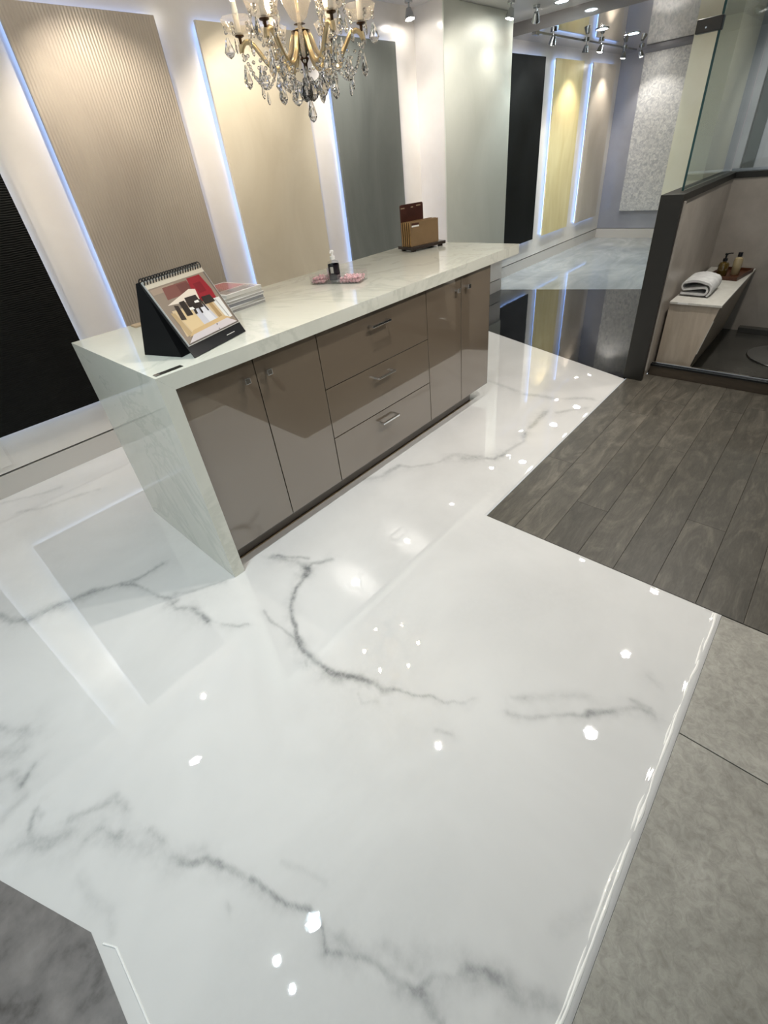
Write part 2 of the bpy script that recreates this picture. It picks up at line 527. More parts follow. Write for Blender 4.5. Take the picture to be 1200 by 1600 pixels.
VEINS = [
 (0.0119, 0.75, [(0.231, -0.223), (0.194, -0.246), (0.123, -0.268), (0.063, -0.316), (0.013, -0.385), (-0.029, -0.469), (-0.052, -0.526), (-0.053, -0.592), (-0.04, -0.655), (-0.02, -0.718), (0.009, -0.76), (0.019, -0.81), (0.018, -0.844), (0.049, -0.868)]),
 (0.0185, 0.5, [(-0.023, -0.462), (-0.052, -0.526), (-0.053, -0.592), (-0.04, -0.655), (-0.018, -0.716), (0.022, -0.807), (0.022, -0.836)]),
 (0.0061, 0.5, [(0.049, -0.868), (0.06, -0.886), (0.077, -0.934), (0.105, -0.981), (0.109, -1.019), (0.132, -1.044), (0.153, -1.077), (0.176, -1.086)]),
 (0.0169, 0.4, [(0.173, -0.024), (0.219, -0.121), (0.23, -0.181), (0.227, -0.228)]),
 (0.0105, 0.6, [(0.195, -0.043), (0.235, -0.115), (0.276, -0.177)]),
 (0.0134, 0.6, [(0.329, -0.26), (0.29, -0.24), (0.263, -0.214), (0.221, -0.232)]),
 (0.0196, 0.6, [(0.228, -0.198), (0.224, -0.235), (0.202, -0.246)]),
 (0.0067, 0.4, [(-0.031, -0.244), (-0.039, -0.325), (-0.036, -0.415), (-0.035, -0.476)]),
 (0.0062, 0.25, [(-0.037, -0.786), (-0.051, -0.819), (-0.019, -0.854)]),
 (0.0071, 0.35, [(-0.071, -0.556), (-0.085, -0.578)]),
 (0.0175, 0.65, [(-0.741, 0.655), (-0.722, 0.592), (-0.666, 0.518), (-0.609, 0.51), (-0.505, 0.471), (-0.444, 0.461), (-0.422, 0.443)]),
 (0.0127, 0.5, [(-0.422, 0.443), (-0.367, 0.411), (-0.28, 0.359), (-0.229, 0.357), (-0.163, 0.361)]),
 (0.0104, 0.55, [(-0.339, 0.384), (-0.301, 0.333), (-0.275, 0.256), (-0.261, 0.178), (-0.237, 0.126)]),
 (0.0155, 0.75, [(-0.225, 0.09), (-0.242, 0.085), (-0.242, 0.056), (-0.206, -0.007), (-0.196, -0.06), (-0.199, -0.117)]),
 (0.0071, 0.45, [(-0.199, -0.117), (-0.164, -0.175), (-0.141, -0.219), (-0.11, -0.25)]),
 (0.0133, 0.3, [(-0.213, 0.133), (-0.149, 0.079), (-0.074, 0.041), (-0.047, 0.014)]),
 (0.0319, 0.3, [(-0.646, 0.53), (-0.597, 0.522), (-0.544, 0.492)]),
 (0.0171, 0.35, [(-0.867, 0.068), (-0.844, 0.028), (-0.812, -0.005)]),
 (0.0236, 0.3, [(-0.852, -0.034), (-0.831, -0.027), (-0.818, -0.015)]),
 (0.0106, 0.55, [(-0.871, -0.195), (-0.85, -0.179), (-0.824, -0.162)]),
 (0.0194, 0.35, [(-0.909, -0.126), (-0.88, -0.132), (-0.869, -0.184)]),
 (0.0317, 0.28, [(-0.887, -0.024), (-0.866, -0.07), (-0.843, -0.077)]),
 (0.0244, 0.4, [(-0.929, -0.359), (-0.888, -0.38), (-0.856, -0.434), (-0.815, -0.445)]),
 (0.0115, 0.5, [(-0.883, -0.346), (-0.857, -0.308), (-0.854, -0.341)]),
 (0.0197, 0.25, [(-0.935, -0.25), (-0.902, -0.242), (-0.876, -0.236)]),
 (0.0131, 0.35, [(-0.799, -0.407), (-0.728, -0.45), (-0.691, -0.458), (-0.683, -0.517)]),
 (0.0136, 0.5, [(-0.786, -0.495), (-0.746, -0.499), (-0.731, -0.55), (-0.718, -0.56)]),
 (0.0147, 0.45, [(-0.663, -0.615), (-0.65, -0.663)]),
 (0.0219, 0.22, [(-0.725, -0.578), (-0.682, -0.656), (-0.642, -0.719), (-0.582, -0.759)]),
 (0.0122, 0.6, [(-0.649, -0.716), (-0.623, -0.767), (-0.59, -0.79), (-0.577, -0.83)]),
 (0.0087, 0.45, [(-0.577, -0.83), (-0.563, -0.867), (-0.549, -0.902)]),
 (0.0067, 0.65, [(-0.539, -0.914), (-0.522, -0.971), (-0.509, -1.016), (-0.486, -1.06), (-0.478, -1.095)]),
 (0.0043, 0.5, [(-0.478, -1.095), (-0.488, -1.124), (-0.503, -1.145)]),
 (0.007, 0.6, [(-0.503, -1.145), (-0.484, -1.167), (-0.468, -1.2), (-0.453, -1.225), (-0.444, -1.264)]),
 (0.0163, 0.3, [(-0.467, -1.148), (-0.461, -1.194), (-0.45, -1.222), (-0.416, -1.238)]),
 (0.0085, 0.15, [(-0.475, -0.947), (-0.442, -0.995), (-0.426, -1.06)]),
 (0.0172, 0.18, [(-0.828, -0.57), (-0.822, -0.642), (-0.799, -0.704), (-0.815, -0.745)]),
 (0.0053, 0.3, [(-0.609, -0.913), (-0.611, -0.93)]),
 (0.0098, 0.55, [(-0.444, -1.264), (-0.434, -1.29), (-0.422, -1.324), (-0.412, -1.342)]),
 (0.0114, 0.4, [(-0.411, -1.34), (-0.42, -1.372), (-0.421, -1.396)]),
 (0.0078, 0.55, [(-0.407, -1.338), (-0.383, -1.344), (-0.351, -1.378), (-0.322, -1.391), (-0.3, -1.423), (-0.29, -1.462)]),
 (0.0212, 0.35, [(-0.33, -1.396), (-0.29, -1.462), (-0.284, -1.495), (-0.259, -1.531), (-0.252, -1.558)]),
 (0.0138, 0.3, [(-0.416, -1.238), (-0.403, -1.282), (-0.396, -1.32)]),
 (0.0295, 0.18, [(-0.378, -1.297), (-0.318, -1.38), (-0.286, -1.46)]),
 (0.0246, 0.12, [(-0.146, -1.505), (-0.09, -1.538), (-0.052, -1.551)]),
 (0.0096, 0.4, [(0.207, -1.19), (0.232, -1.24), (0.3, -1.318), (0.351, -1.373), (0.401, -1.429)]),
 (0.0116, 0.5, [(0.351, -1.373), (0.402, -1.429), (0.457, -1.482), (0.463, -1.515)]),
 (0.0097, 0.35, [(0.466, -1.457), (0.477, -1.507)]),
 (0.0182, 0.2, [(0.273, -1.197), (0.361, -1.29), (0.404, -1.352)]),
 (0.0101, 0.3, [(0.255, -1.174), (0.281, -1.204)]),
 (0.0093, 0.3, [(0.03, -1.051), (0.051, -1.094)]),
 (0.0165, 0.2, [(0.585, -1.47), (0.572, -1.496)]),
 (0.0255, 0.3, [(2.297, 0.154), (2.262, -0.007), (2.213, -0.167), (2.25, -0.309), (2.262, -0.406), (2.325, -0.478), (2.361, -0.576)]),
 (0.0175, 0.4, [(2.078, -0.474), (2.16, -0.533), (2.222, -0.585)]),
 (0.0217, 0.45, [(2.063, -0.417), (1.928, -0.417), (1.826, -0.429), (1.745, -0.44)]),
 (0.0144, 0.45, [(1.745, -0.44), (1.646, -0.469), (1.538, -0.451), (1.46, -0.449), (1.398, -0.424), (1.38, -0.373)]),
 (0.0189, 0.4, [(0.847, 0.045), (0.923, -0.011), (0.98, -0.023), (1.057, -0.032)]),
 (0.0144, 0.3, [(1.057, -0.032), (1.086, -0.107), (1.2, -0.186), (1.299, -0.209)]),
 (0.024, 0.45, [(1.317, -0.22), (1.334, -0.311), (1.374, -0.341)]),
 (0.0142, 0.4, [(1.345, -0.247), (1.367, -0.346), (1.397, -0.425), (1.465, -0.449)]),
 (0.0178, 0.25, [(-0.526, 1.658), (-0.43, 1.606), (-0.325, 1.543), (-0.236, 1.52)]),
 (0.0168, 0.25, [(-0.484, 1.458), (-0.371, 1.378), (-0.245, 1.336), (-0.107, 1.284)]),
]


def vein_field(x, y):
    wx = x + 0.022 * fbm(x * 9, y * 9, 3) + 0.010 * fbm(x * 45, y * 45, 11, 3)
    wy = y + 0.022 * fbm(x * 9, y * 9, 5) + 0.010 * fbm(x * 45, y * 45, 17, 3)
    mod = np.clip(0.75 + 1.6 * fbm(x * 14, y * 14, 23, 3), 0.15, 1.3)
    smoke = np.clip(0.5 + 2.4 * fbm(x * 20, y * 20, 31, 4), 0, 1.2)
    out = np.zeros_like(x)
    for w, s, pts in VEINS:
        w = w * 0.75
        pad = 6 * w + 0.06
        px = [p[0] for p in pts]; py = [p[1] for p in pts]
        sel = np.nonzero((x > min(px) - pad) & (x < max(px) + pad) & (y > min(py) - pad) & (y < max(py) + pad))[0]
        if not len(sel): continue
        X, Y = wx[sel], wy[sel]
        d = np.full(len(sel), 9.0)
        side = np.zeros(len(sel))
        for (ax, ay), (bx, by) in zip(pts[:-1], pts[1:]):
            dx, dy = bx - ax, by - ay
            t = np.clip(((X - ax) * dx + (Y - ay) * dy) / (dx * dx + dy * dy + 1e-12), 0, 1)
            e = np.hypot(X - ax - t * dx, Y - ay - t * dy)
            c = np.sign((X - ax) * dy - (Y - ay) * dx)
            m = e < d
            d[m] = e[m]; side[m] = c[m]
        core = np.exp(-(d / w) ** 2) * mod[sel]
        halo = np.exp(-(d / (3.6 * w)) ** 2) * np.where(side > 0, 0.42, 0.12) * smoke[sel]
        v = s * np.clip(core + halo, 0, 1)
        out[sel] = 1 - (1 - out[sel]) * (1 - np.clip(v, 0, 1))
    # very faint overall clouding
    out += 0.10 * np.clip(fbm(x * 1.7 + 3, y * 2.6, 41, 4) * 3, 0, 1)
    return np.clip(out, 0, 1)

def white_floor():
    def axis(segs):
        a = []
        for lo, hi, st in segs:
            a += list(np.arange(lo, hi - st * 0.3, st))
        return a
    lipd = [0.0, 0.0015, 0.003, 0.005, 0.0075, 0.0105, 0.014, 0.018, 0.023, 0.029, 0.036]
    xs = axis([(-4.0, -1.2, 0.1), (-1.2, EX - 0.04, 0.005)]) + [EX - d for d in lipd] + axis([(EX + 0.005, 1.3, 0.006), (1.3, 2.9, 0.010), (2.9, 3.75, 0.05)]) + [3.75]
    ys = [EY2 + d for d in lipd] + axis([(EY2 + 0.041, EY - 0.004, 0.005)]) + [EY + d for d in lipd] + axis([(EY + 0.041, 0.3, 0.006), (0.3, 1.75, 0.011)]) + [1.75]
    xs = np.array(sorted(set(np.round(xs, 5)))); ys = np.array(sorted(set(np.round(ys, 5))))
    nx, ny = len(xs), len(ys)
    X, Y = np.meshgrid(xs, ys, indexing='ij')
    x = X.ravel(); y = Y.ravel()
    # distance to the finished edge of the poured floor
    d = np.full(x.shape, 1.0); k = np.ones(x.shape)
    m = x <= EX + 1e-4
    d = np.where(m, np.minimum(d, y - EY2), d)
    k = np.where(m & (y - EY2 < 0.05), 1.0, 0.4)
    m2 = (y < EY + 1e-4); d = np.where(m2, np.minimum(d, EX - x), d)
    m3 = (x > EX - 1e-4); d = np.where(m3, np.minimum(d, y - EY), d)
    m4 = (x < EX) & (y > EY); d = np.where(m4, np.minimum(d, np.hypot(EX - x, y - EY)), d)
    d = np.maximum(d, 0)
    wav = 0.006 * fbm(x * 6, y * 6, 61, 3) + 0.002 * fbm(x * 30, y * 30, 67, 2)
    dd = d / np.where(k > 0.9, 1.0, 0.45) + wav
    bead = 0.0016 * np.exp(-((dd - 0.019) / 0.0075) ** 2) * np.where(k > 0.9, 1.0, 0.5)
    drop = -0.004 * np.clip(1 - d / 0.010, 0, 1) ** 1.5
    z = np.where(d < 0.08, bead + drop, 0.0)
    co = np.stack([x, y, z], 1).astype(np.float32)
    I, J = np.meshgrid(np.arange(nx - 1), np.arange(ny - 1), indexing='ij')
    cxm = (xs[I] + xs[I + 1]) / 2; cym = (ys[J] + ys[J + 1]) / 2
    keep = ~((cym < EY) & (cxm > EX)) & (cym > EY2)
    I = I[keep]; J = J[keep]
    q = np.stack([I * ny + J, (I + 1) * ny + J, (I + 1) * ny + J + 1, I * ny + J + 1], 1).astype(np.int32)
    me = bpy.data.meshes.new('floor')
    me.vertices.add(len(co)); me.vertices.foreach_set('co', co.ravel())
    me.loops.add(q.size); me.loops.foreach_set('vertex_index', q.ravel())
    me.polygons.add(len(q))
    me.polygons.foreach_set('loop_start', np.arange(len(q), dtype=np.int32) * 4)
    me.polygons.foreach_set('use_smooth', np.ones(len(q), dtype=bool))
    me.materials.append(M['epoxy_white'])
    me.update(calc_edges=True)
    at = me.attributes.new('vein', 'FLOAT', 'POINT')
    at.data.foreach_set('value', vein_field(x, y).astype(np.float32))
    me.validate()
    o = bpy.data.objects.new('floor', me); C.objects.link(o)
    o['kind'] = 'structure'; o['label'] = 'glossy white marble-look epoxy floor with grey veins'
    return o
white_floor()

# the dark and the grey poured floors beyond it
struct('floor_dark', MB().prism([(2.765, EY), (3.66, EY), (5.35, EY), (4.66, 1.42), (4.66, 1.75), (3.64, 1.75)], -0.004, 0.0015), 'epoxy_dark', 'glossy black epoxy floor beyond the white floor')
struct('floor_grey', MB().prism([(5.35, EY), (8.3, EY), (8.3, 1.75), (4.66, 1.75), (4.66, 1.42)], -0.004, 0.0015), 'epoxy_grey', 'glossy grey swirled epoxy floor at the back')
struct('floor_grey_right', MB().prism([(4.3, -4.5), (8.3, -4.5), (8.3, EY), (4.3, EY)], -0.006, -0.001), 'epoxy_grey', 'glossy grey floor behind the shower')
# dark concrete-look patch at the lower left
struct('floor_concrete', MB().prism([(-4, -4.5), (-0.847, -4.5), (-0.847, -0.702), (-1.87, 1.70), (-4, 1.70)], -0.004, 0.0015), 'concrete', 'dark mottled concrete-look floor in the lower left corner')
tr = MB().tube([(-0.817, -4.4, 0.0008), (-0.817, -0.775, 0.0008), (-0.835, -0.745, 0.0008)], 0.0022, 6)
struct('trim_1', tr, 'white_plastic', 'white edge bead beside the dark concrete floor')

# reflected bright streak built as a white ridge on the white floor's right edge
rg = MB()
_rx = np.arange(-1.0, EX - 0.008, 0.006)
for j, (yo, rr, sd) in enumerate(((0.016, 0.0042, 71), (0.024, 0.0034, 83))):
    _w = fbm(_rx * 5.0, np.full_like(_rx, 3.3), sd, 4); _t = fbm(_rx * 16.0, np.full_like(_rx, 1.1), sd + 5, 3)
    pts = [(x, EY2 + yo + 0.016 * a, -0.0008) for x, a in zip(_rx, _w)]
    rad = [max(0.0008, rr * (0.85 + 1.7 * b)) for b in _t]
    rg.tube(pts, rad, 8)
struct('trim_10', rg, 'streak_white', 'white ridge standing in for a reflected streak along the edge of the white floor', smooth=True)

# wood planks, each its own piece
fw = struct('floor_wood', MB().box((EX, -4.5, -0.03), (2.93, EY, -0.0085)), 'wood_gap', 'grey oak plank floor in front of the shower')
PW = 0.143
row = 0
y = EY - 0.002
while y > -3.6:
    x = EX + 0.003
    cut = [0.62, 1.34, 0.33, 1.02, 1.62, 0.47, 1.22][row % 7]
    while x < 2.925:
        x2 = min(x + cut, 2.925); cut = 1.25
        if 2.925 - x2 < 0.12: x2 = 2.925
        mb = MB()
        g = 0.0003; c = 0.0008
        x0, x1, y0, y1 = x + g, x2 - g, y - PW + g, y - g
        vsx = [(x0, y0, -0.0085), (x1, y0, -0.0085), (x1, y1, -0.0085), (x0, y1, -0.0085),
               (x0, y0, -0.0052), (x1, y0, -0.0052), (x1, y1, -0.0052), (x0, y1, -0.0052),
               (x0 + c, y0 + c, -0.004), (x1 - c, y0 + c, -0.004), (x1 - c, y1 - c, -0.004), (x0 + c, y1 - c, -0.004)]
        fsx = [(8, 9, 10, 11)] + [(a, (a + 1) % 4, 4 + (a + 1) % 4, 4 + a) for a in range(4)] + [(4 + a, 4 + (a + 1) % 4, 8 + (a + 1) % 4, 8 + a) for a in range(4)]
        mb.add(vsx, fsx)
        part('plank', mb, 'plank', fw, ((x0 + x1) / 2, (y0 + y1) / 2, -0.004))
        x = x2
    y -= PW; row += 1

# large grey stone tiles
ft = struct('floor_tile', MB().box((-0.86, -4.5, -0.03), (EX, EY2, -0.0085)), 'dark_gap', 'large grey stone tile floor on the right')
for (x0, x1) in ((0.4575, EX - 0.001), (-0.7425, 0.4545)):
    for (y0, y1) in ((EY2 - 0.6, EY2 - 0.001), (EY2 - 1.203, EY2 - 0.603)):
        c = 0.001
        mb = MB().box((x0, y0, -0.0085), (x1, y1, -0.004), bev=0.001)
        part('tile', mb, 'tile', ft, ((x0 + x1) / 2, (y0 + y1) / 2, -0.004))

# long wall: plinth, shadow gap, wall
ww = MB()
ww.box((-4.0, WY, 0.138), (3.58, WY + 0.12, ZC))
ww.box((4.64, WY, 0.138), (8.3, WY + 0.12, ZC))
struct('wall_left', ww, 'wall_white', 'long off-white wall carrying the plaster sample boards')
g = MB(); g.box((-4.0, WY + 0.02, 0.12), (3.58, WY + 0.1, 0.145)); g.box((4.64, WY + 0.02, 0.12), (8.3, WY + 0.1, 0.145))
struct('trim_2', g, 'dark_gap', 'dark shadow gap above the plinth')
b = MB(); b.box((-4.0, WY, -0.01), (3.58, WY + 0.12, 0.127)); b.box((4.64, WY, -0.01), (8.3, WY + 0.12, 0.127))
struct('baseboard_left', b, 'plinth', 'pale grey plinth under the long wall')
# projecting column
COLX0, COLX1, COLY = 3.57, 4.655, 1.42
cmb = MB().box((COLX0, COLY, 0.138), (COLX1, WY + 0.12, ZC))
struct('wall_column', cmb, 'wall_white', 'white column projecting from the long wall')
struct('trim_3', MB().box((COLX0 + 0.02, COLY + 0.02, 0.12), (COLX1 - 0.02, WY + 0.1, 0.145)), 'dark_gap')
struct('baseboard_column', MB().box((COLX0, COLY, -0.01), (COLX1, WY + 0.12, 0.127)), 'plinth')
# far wall
struct('wall_far', MB().box((8.22, -4.5, 0.138), (8.34, WY + 0.12, ZC)), 'far_blue', 'blue-grey end wall')
struct('baseboard_far', MB().box((8.20, -4.5, -0.01), (8.34, WY, 0.13)), 'plinth')
struct('wall_pier', MB().box((6.9, 0.05, -0.01), (7.93, 0.47, ZS)), 'cream', 'cream pier standing in front of the end wall')
# back wall behind the photographer's right and the ceiling
struct('wall_right', MB().box((-4.0, -4.62, -0.01), (8.34, -4.5, ZC)), 'dark_wall')
struct('ceiling', MB().box((-4.0, -4.6, ZC), (5.10, WY + 0.12, ZC + 0.1)), 'ceiling', 'pale ceiling')
struct('ceiling_soffit', MB().box((5.10, -4.6, ZS), (8.34, WY + 0.12, ZC + 0.1)), 'soffit', 'lower glossy grey ceiling reflecting the boards')

# shower: low wall, its dark end post and cap, back wall, curb, floor
SX0, SX1 = 2.79, 4.10
struct('wall_shower_side', MB().box((SX0 + 0.03, -0.735, -0.006), (SX1 + 0.13, -0.635, 1.06)), 'laminate', 'low stone-look shower wall')
struct('trim_4', MB().box((SX0, -0.744, -0.006), (SX0 + 0.032, -0.626, 1.097), bev=0.0015), 'bronze', 'dark bronze end post of the low shower wall')
struct('trim_5', MB().box((SX0 + 0.032, -0.744, 1.06), (SX1 + 0.14, -0.626, 1.097), bev=0.0015), 'bronze', 'dark cap on the low shower wall')
struct('wall_shower_back', MB().box((SX1, -2.6, -0.006), (SX1 + 0.12, -0.735, 1.06)), 'laminate', 'low stone-look wall at the back of the shower')
struct('trim_6', MB().box((SX1 - 0.008, -2.6, 1.06), (SX1 + 0.14, -0.744, 1.097), bev=0.0015), 'bronze', 'dark cap on the back shower wall')
struct('trim_7', MB().box((SX0 + 0.034, -0.752, 0.06), (SX0 + 0.055, -0.736, 1.058)), 'laminate', 'pale edge strip on the inner shower wall')
struct('floor_shower', MB().box((2.96, -2.6, -0.02), (SX1, -0.735, 0.004)), 'shower_tile', 'dark stone shower floor')
struct('trim_8', MB().box((SX1 - 0.06, -2.6, 0.004), (SX1, -1.06, 0.045), bev=0.003), 'shower_tile', 'dark ledge along the back of the shower')
curb = struct('trim_9', MB().box((2.93, -2.6, -0.02), (2.975, -0.746, 0.062), bev=0.002), 'curb_wood', 'wood-look shower curb')
part('threshold', MB().box((2.925, -2.6, 0.062), (2.98, -0.746, 0.074), bev=0.002), 'black_gloss', curb)
part('rail', MB().box((2.945, -2.6, 0.074), (2.965, -0.746, 0.084), bev=0.003), 'chrome', curb)

# ================================================================== SAMPLE BOARDS ON THE LONG WALL
def board(name, x0, x1, z0, z1, mat, label, led='led', yf=None, off=0.028, th=0.018, strips=True):
    yf = WY if yf is None else yf
    t = thing(name, ((x0 + x1) / 2, yf, z0), label, 'wall panel', 'plaster sample boards along the wall')
    part('board', MB().box((x0, yf - off - th, z0), (x1, yf - off, z1), bev=0.0015), mat, t)
    part('bracket', MB().box((x0 + 0.1, yf - off, z0 + 0.1), (x1 - 0.1, yf - 0.0005, z1 - 0.1)), 'white_plastic', t)
    if strips:
        i = 0.012; w = 0.010
        for lo, hi in (((x0 + i, z0 + i), (x0 + i + w, z1 - i)), ((x1 - i - w, z0 + i), (x1 - i, z1 - i)),
                       ((x0 + i + w, z0 + i), (x1 - i - w, z0 + i + w)), ((x0 + i + w, z1 - i - w), (x1 - i - w, z1 - i))):
            part('led_strip', MB().box((lo[0], yf - off + 0.0002, lo[1]), (hi[0], yf - off + 0.012, hi[1])), led, t, label='blue-white light strip glowing behind the board')
    return t
ZB, ZT = 0.352, 2.172
board('sample_board', -1.53, -0.775, ZB, ZT, 'p_dkgrey', 'charcoal plaster sample board left of the black one, seen only as a floor reflection', 'led_pale')
board('sample_board', -0.52, 0.238, ZB, ZT, 'p_black', 'black combed plaster board at the left edge behind the island', 'led_pale')
board('sample_board', 0.518, 1.268, ZB, ZT, 'p_taupe', 'large taupe board with fine vertical combed ridges behind the flip calendar')
board('sample_board', 1.512, 2.262, ZB, ZT, 'p_beige', 'beige plaster board behind the chandelier')
board('sample_board', 2.512, 3.262, ZB, ZT, 'p_grey', 'slate grey plaster board right of the chandelier')
board('sample_board', 5.085, 5.845, ZB, ZT + 0.01, 'p_black2', 'narrow-looking black board right of the pale sage column')
board('sample_board', 6.115, 6.885, ZB, ZT + 0.01, 'p_gold', 'pale gold board beyond the column')
board('sample_board', 7.182, 7.955, ZB, ZT + 0.01, 'p_stone', 'warm stone-coloured board nearest the end wall')
board('sample_board', COLX0, COLX1, 0.36, ZC - 0.002, 'p_pale', 'tall pale sage board covering the front of the column', off=0.0005, th=0.012, yf=COLY, strips=False)
# board on the end wall
eb = thing('crackle_board', (8.22, 1.08, 0.36), 'silver-white crackle-textured board hanging on the blue-grey end wall', 'wall panel')
part('board', MB().box((8.17, 0.60, 0.385), (8.2, 1.375, 2.255), bev=0.002), 'p_silver', eb)
part('bracket', MB().box((8.2, 0.7, 0.5), (8.2195, 1.3, 2.15)), 'white_plastic', eb)
db = thing('dark_band', (8.22, -0.17, 0.36), 'narrow dark grey-green upright band on the end wall behind the shower glass', 'wall panel')
part('board', MB().box((8.18, -0.235, 0.4), (8.2195, -0.105, 2.2), bev=0.002), 'p_dkgrey', db)  # thin upright in dark grey-green, set on the end wall
# service hatch in the wall
ap = thing('service_hatch', (-0.45, WY, 0.16), 'small off-white square hatch low on the wall at the left edge', 'hatch')
part('frame', MB().box((-0.60, WY - 0.003, 0.16), (-0.355, WY - 0.0003, 0.335)), 'wall_white', ap)
part('cover', MB().box((-0.588, WY - 0.007, 0.172), (-0.367, WY - 0.0032, 0.323), bev=0.001), 'wall_white', ap)

# shower glass
gp = thing('glass_panel', (2.965, -0.69, 1.097), 'clear shower glass panel standing on the low wall with a black clamp', 'glass panel')
part('pane', MB().box((2.967, -0.695, 1.098), (4.16, -0.685, ZC - 0.14)), 'pane', gp)
part('edge', MB().box((2.9635, -0.6955, 1.098), (2.967, -0.6845, ZC - 0.14)), 'glass_edge', gp, label='dark green polished glass edge')
cl = part('clamp', MB().box((2.945, -0.700, 1.781), (2.985, -0.585, 1.836), bev=0.004), 'black_metal', gp)
part('screw', MB().lathe([(0.004, 0), (0.004, 0.003)], 10, T=Matrix.Translation((2.945, -0.632, 1.80)) @ Matrix.Rotation(math.radians(-90), 4, 'Y')), 'chrome', cl)
gp2 = thing('glass_panel', (4.16, -1.6, 1.097), 'clear glass panel standing on the back shower wall at the right edge', 'glass panel')
part('pane', MB().box((4.162, -2.6, 1.098), (4.172, -0.70, ZC - 0.14)), 'pane', gp2)
part('channel', MB().box((4.155, -2.6, 1.0975), (4.179, -0.70, 1.115)), 'steel', gp2)

# ================================================================== ISLAND
ZTOP = 0.91
ID = 0.79
isl = thing('island_worktop', (0.0, 0.0, 0.0), 'cream quartz island worktop with a waterfall end and long overhang', 'worktop')
# mitred L: the top and the waterfall end
tb = MB()
tb.add([(0, 0, ZTOP), (2.35, 0, ZTOP), (2.35, 0, 0.855), (0.05, 0, 0.855), (0, ID, ZTOP), (2.35, ID, ZTOP), (2.35, ID, 0.855), (0.05, ID, 0.855)],
       [(0, 3, 2, 1), (4, 5, 6, 7), (0, 1, 5, 4), (1, 2, 6, 5), (2, 3, 7, 6), (3, 0, 4, 7)])
part('top_slab', tb, 'quartz', isl)
wf = MB()
wf.add([(0, 0, 0.0005), (0.05, 0, 0.0005), (0.05, 0, 0.8548), (0, 0, ZTOP - 0.0003), (0, ID, 0.0005), (0.05, ID, 0.0005), (0.05, ID, 0.8548), (0, ID, ZTOP - 0.0003)],
       [(0, 1, 2, 3), (7, 6, 5, 4), (0, 4, 5, 1), (1, 5, 6, 2), (2, 6, 7, 3), (3, 7, 4, 0)])
part('waterfall_panel', wf, 'quartz', isl)

def knob(x, z, parent):
    mb = MB()
    mb.box((x - 0.005, 0.004, z - 0.005), (x + 0.005, 0.0198, z + 0.005))
    mb.box((x - 0.011, -0.007, z - 0.011), (x + 0.011, 0.006, z + 0.011), bev=0.0015)
    return part('knob', mb, 'chrome', parent)

def pull(x, z, parent):
    mb = MB()
    L = 0.064
    mb.box((x - L, -0.012, z - 0.005), (x + L, -0.003, z + 0.005), bev=0.001)
    for s in (-1, 1):
        mb.box((x + s * L - (0.009 if s > 0 else 0), -0.004, z - 0.005), (x + s * L + (0.009 if s < 0 else 0), 0.0198, z + 0.005))
    return part('handle', mb, 'chrome', parent)

def front(name, x0, x1, z0, z1, parent):
    g = 0.0022
    return part(name, MB().box((x0 + g, 0.02, z0 + g), (x1 - g, 0.039, z1 - g), bev=0.0008), 'lacquer', parent)

def cabinet(name, x0, x1, label):
    t = thing(name, ((x0 + x1) / 2, 0.4, 0.1), label, 'cabinet', 'taupe cabinets under the island worktop')
    part('body', MB().box((x0 + 0.0004, 0.0395, 0.1), (x1 - 0.0004, 0.76, 0.853)), 'carcass', t)
    return t
ZD0, ZD1 = 0.100, 0.8515
c1 = cabinet('door_cabinet', 0.0505, 0.682, 'glossy taupe two-door cabinet beside the waterfall end')
d = front('door', 0.0525, 0.366, ZD0, ZD1, c1); knob(0.312, 0.785, d)
d = front('door', 0.366, 0.682, ZD0, ZD1, c1); knob(0.413, 0.785, d)
c2 = cabinet('drawer_cabinet', 0.682, 1.431, 'glossy taupe cabinet of three drawers in the middle of the island')
for z0, z1, zh in ((0.595, ZD1, 0.79), (0.345, 0.595, 0.537), (ZD0, 0.345, 0.287)):
    d = front('drawer', 0.682, 1.431, z0, z1, c2); pull(1.057, zh, d)
c3 = cabinet('door_cabinet', 1.431, 2.053, 'glossy taupe two-door cabinet at the far end under the overhang')
d = front('door', 1.431, 1.748, ZD0, ZD1, c3); knob(1.697, 0.787, d)
d = front('door', 1.748, 2.053, ZD0, ZD1, c3); knob(1.797, 0.787, d)
part('end_panel', MB().box((2.0528, 0.021, ZD0), (2.056, 0.76, ZD1)), 'lacquer', c3)
tk = thing('toe_kick', (1.0, 0.08, 0.0), 'dark recessed toe kick under the island cabinets', 'toe kick')
part('kick_board', MB().box((0.0505, 0.085, 0.0005), (1.945, 0.74, 0.0996)), 'kick', tk)
part('caulk_bead', MB().box((0.0505, 0.0785, 0.0004), (1.945, 0.0848, 0.006)), 'caulk', tk)

# ================================================================== THINGS ON THE ISLAND
# --- flip calendar on a black easel
ang = math.degrees(math.atan2(0.094, 0.275))
T = frame2((0.174, 0.057, ZTOP), ang)
cal = thing('flip_calendar', tuple((T @ Vector((0.14, 0.12, 0)))), 'black easel flip calendar with a picture of a room on the open page', 'calendar')
YZ = Matrix(((0, 0, 1, 0), (1, 0, 0, 0), (0, 1, 0, 0), (0, 0, 0, 1)))   # poly (v, z) extruded along u
CW = 0.288
easel = MB().prism([(0.062, 0.0006), (0.243, 0.0006), (0.232, 0.03), (0.152, 0.247), (0.138, 0.25), (0.12, 0.215)], 0.0, CW, T=T @ YZ)
part('easel', easel, 'black_board', cal)
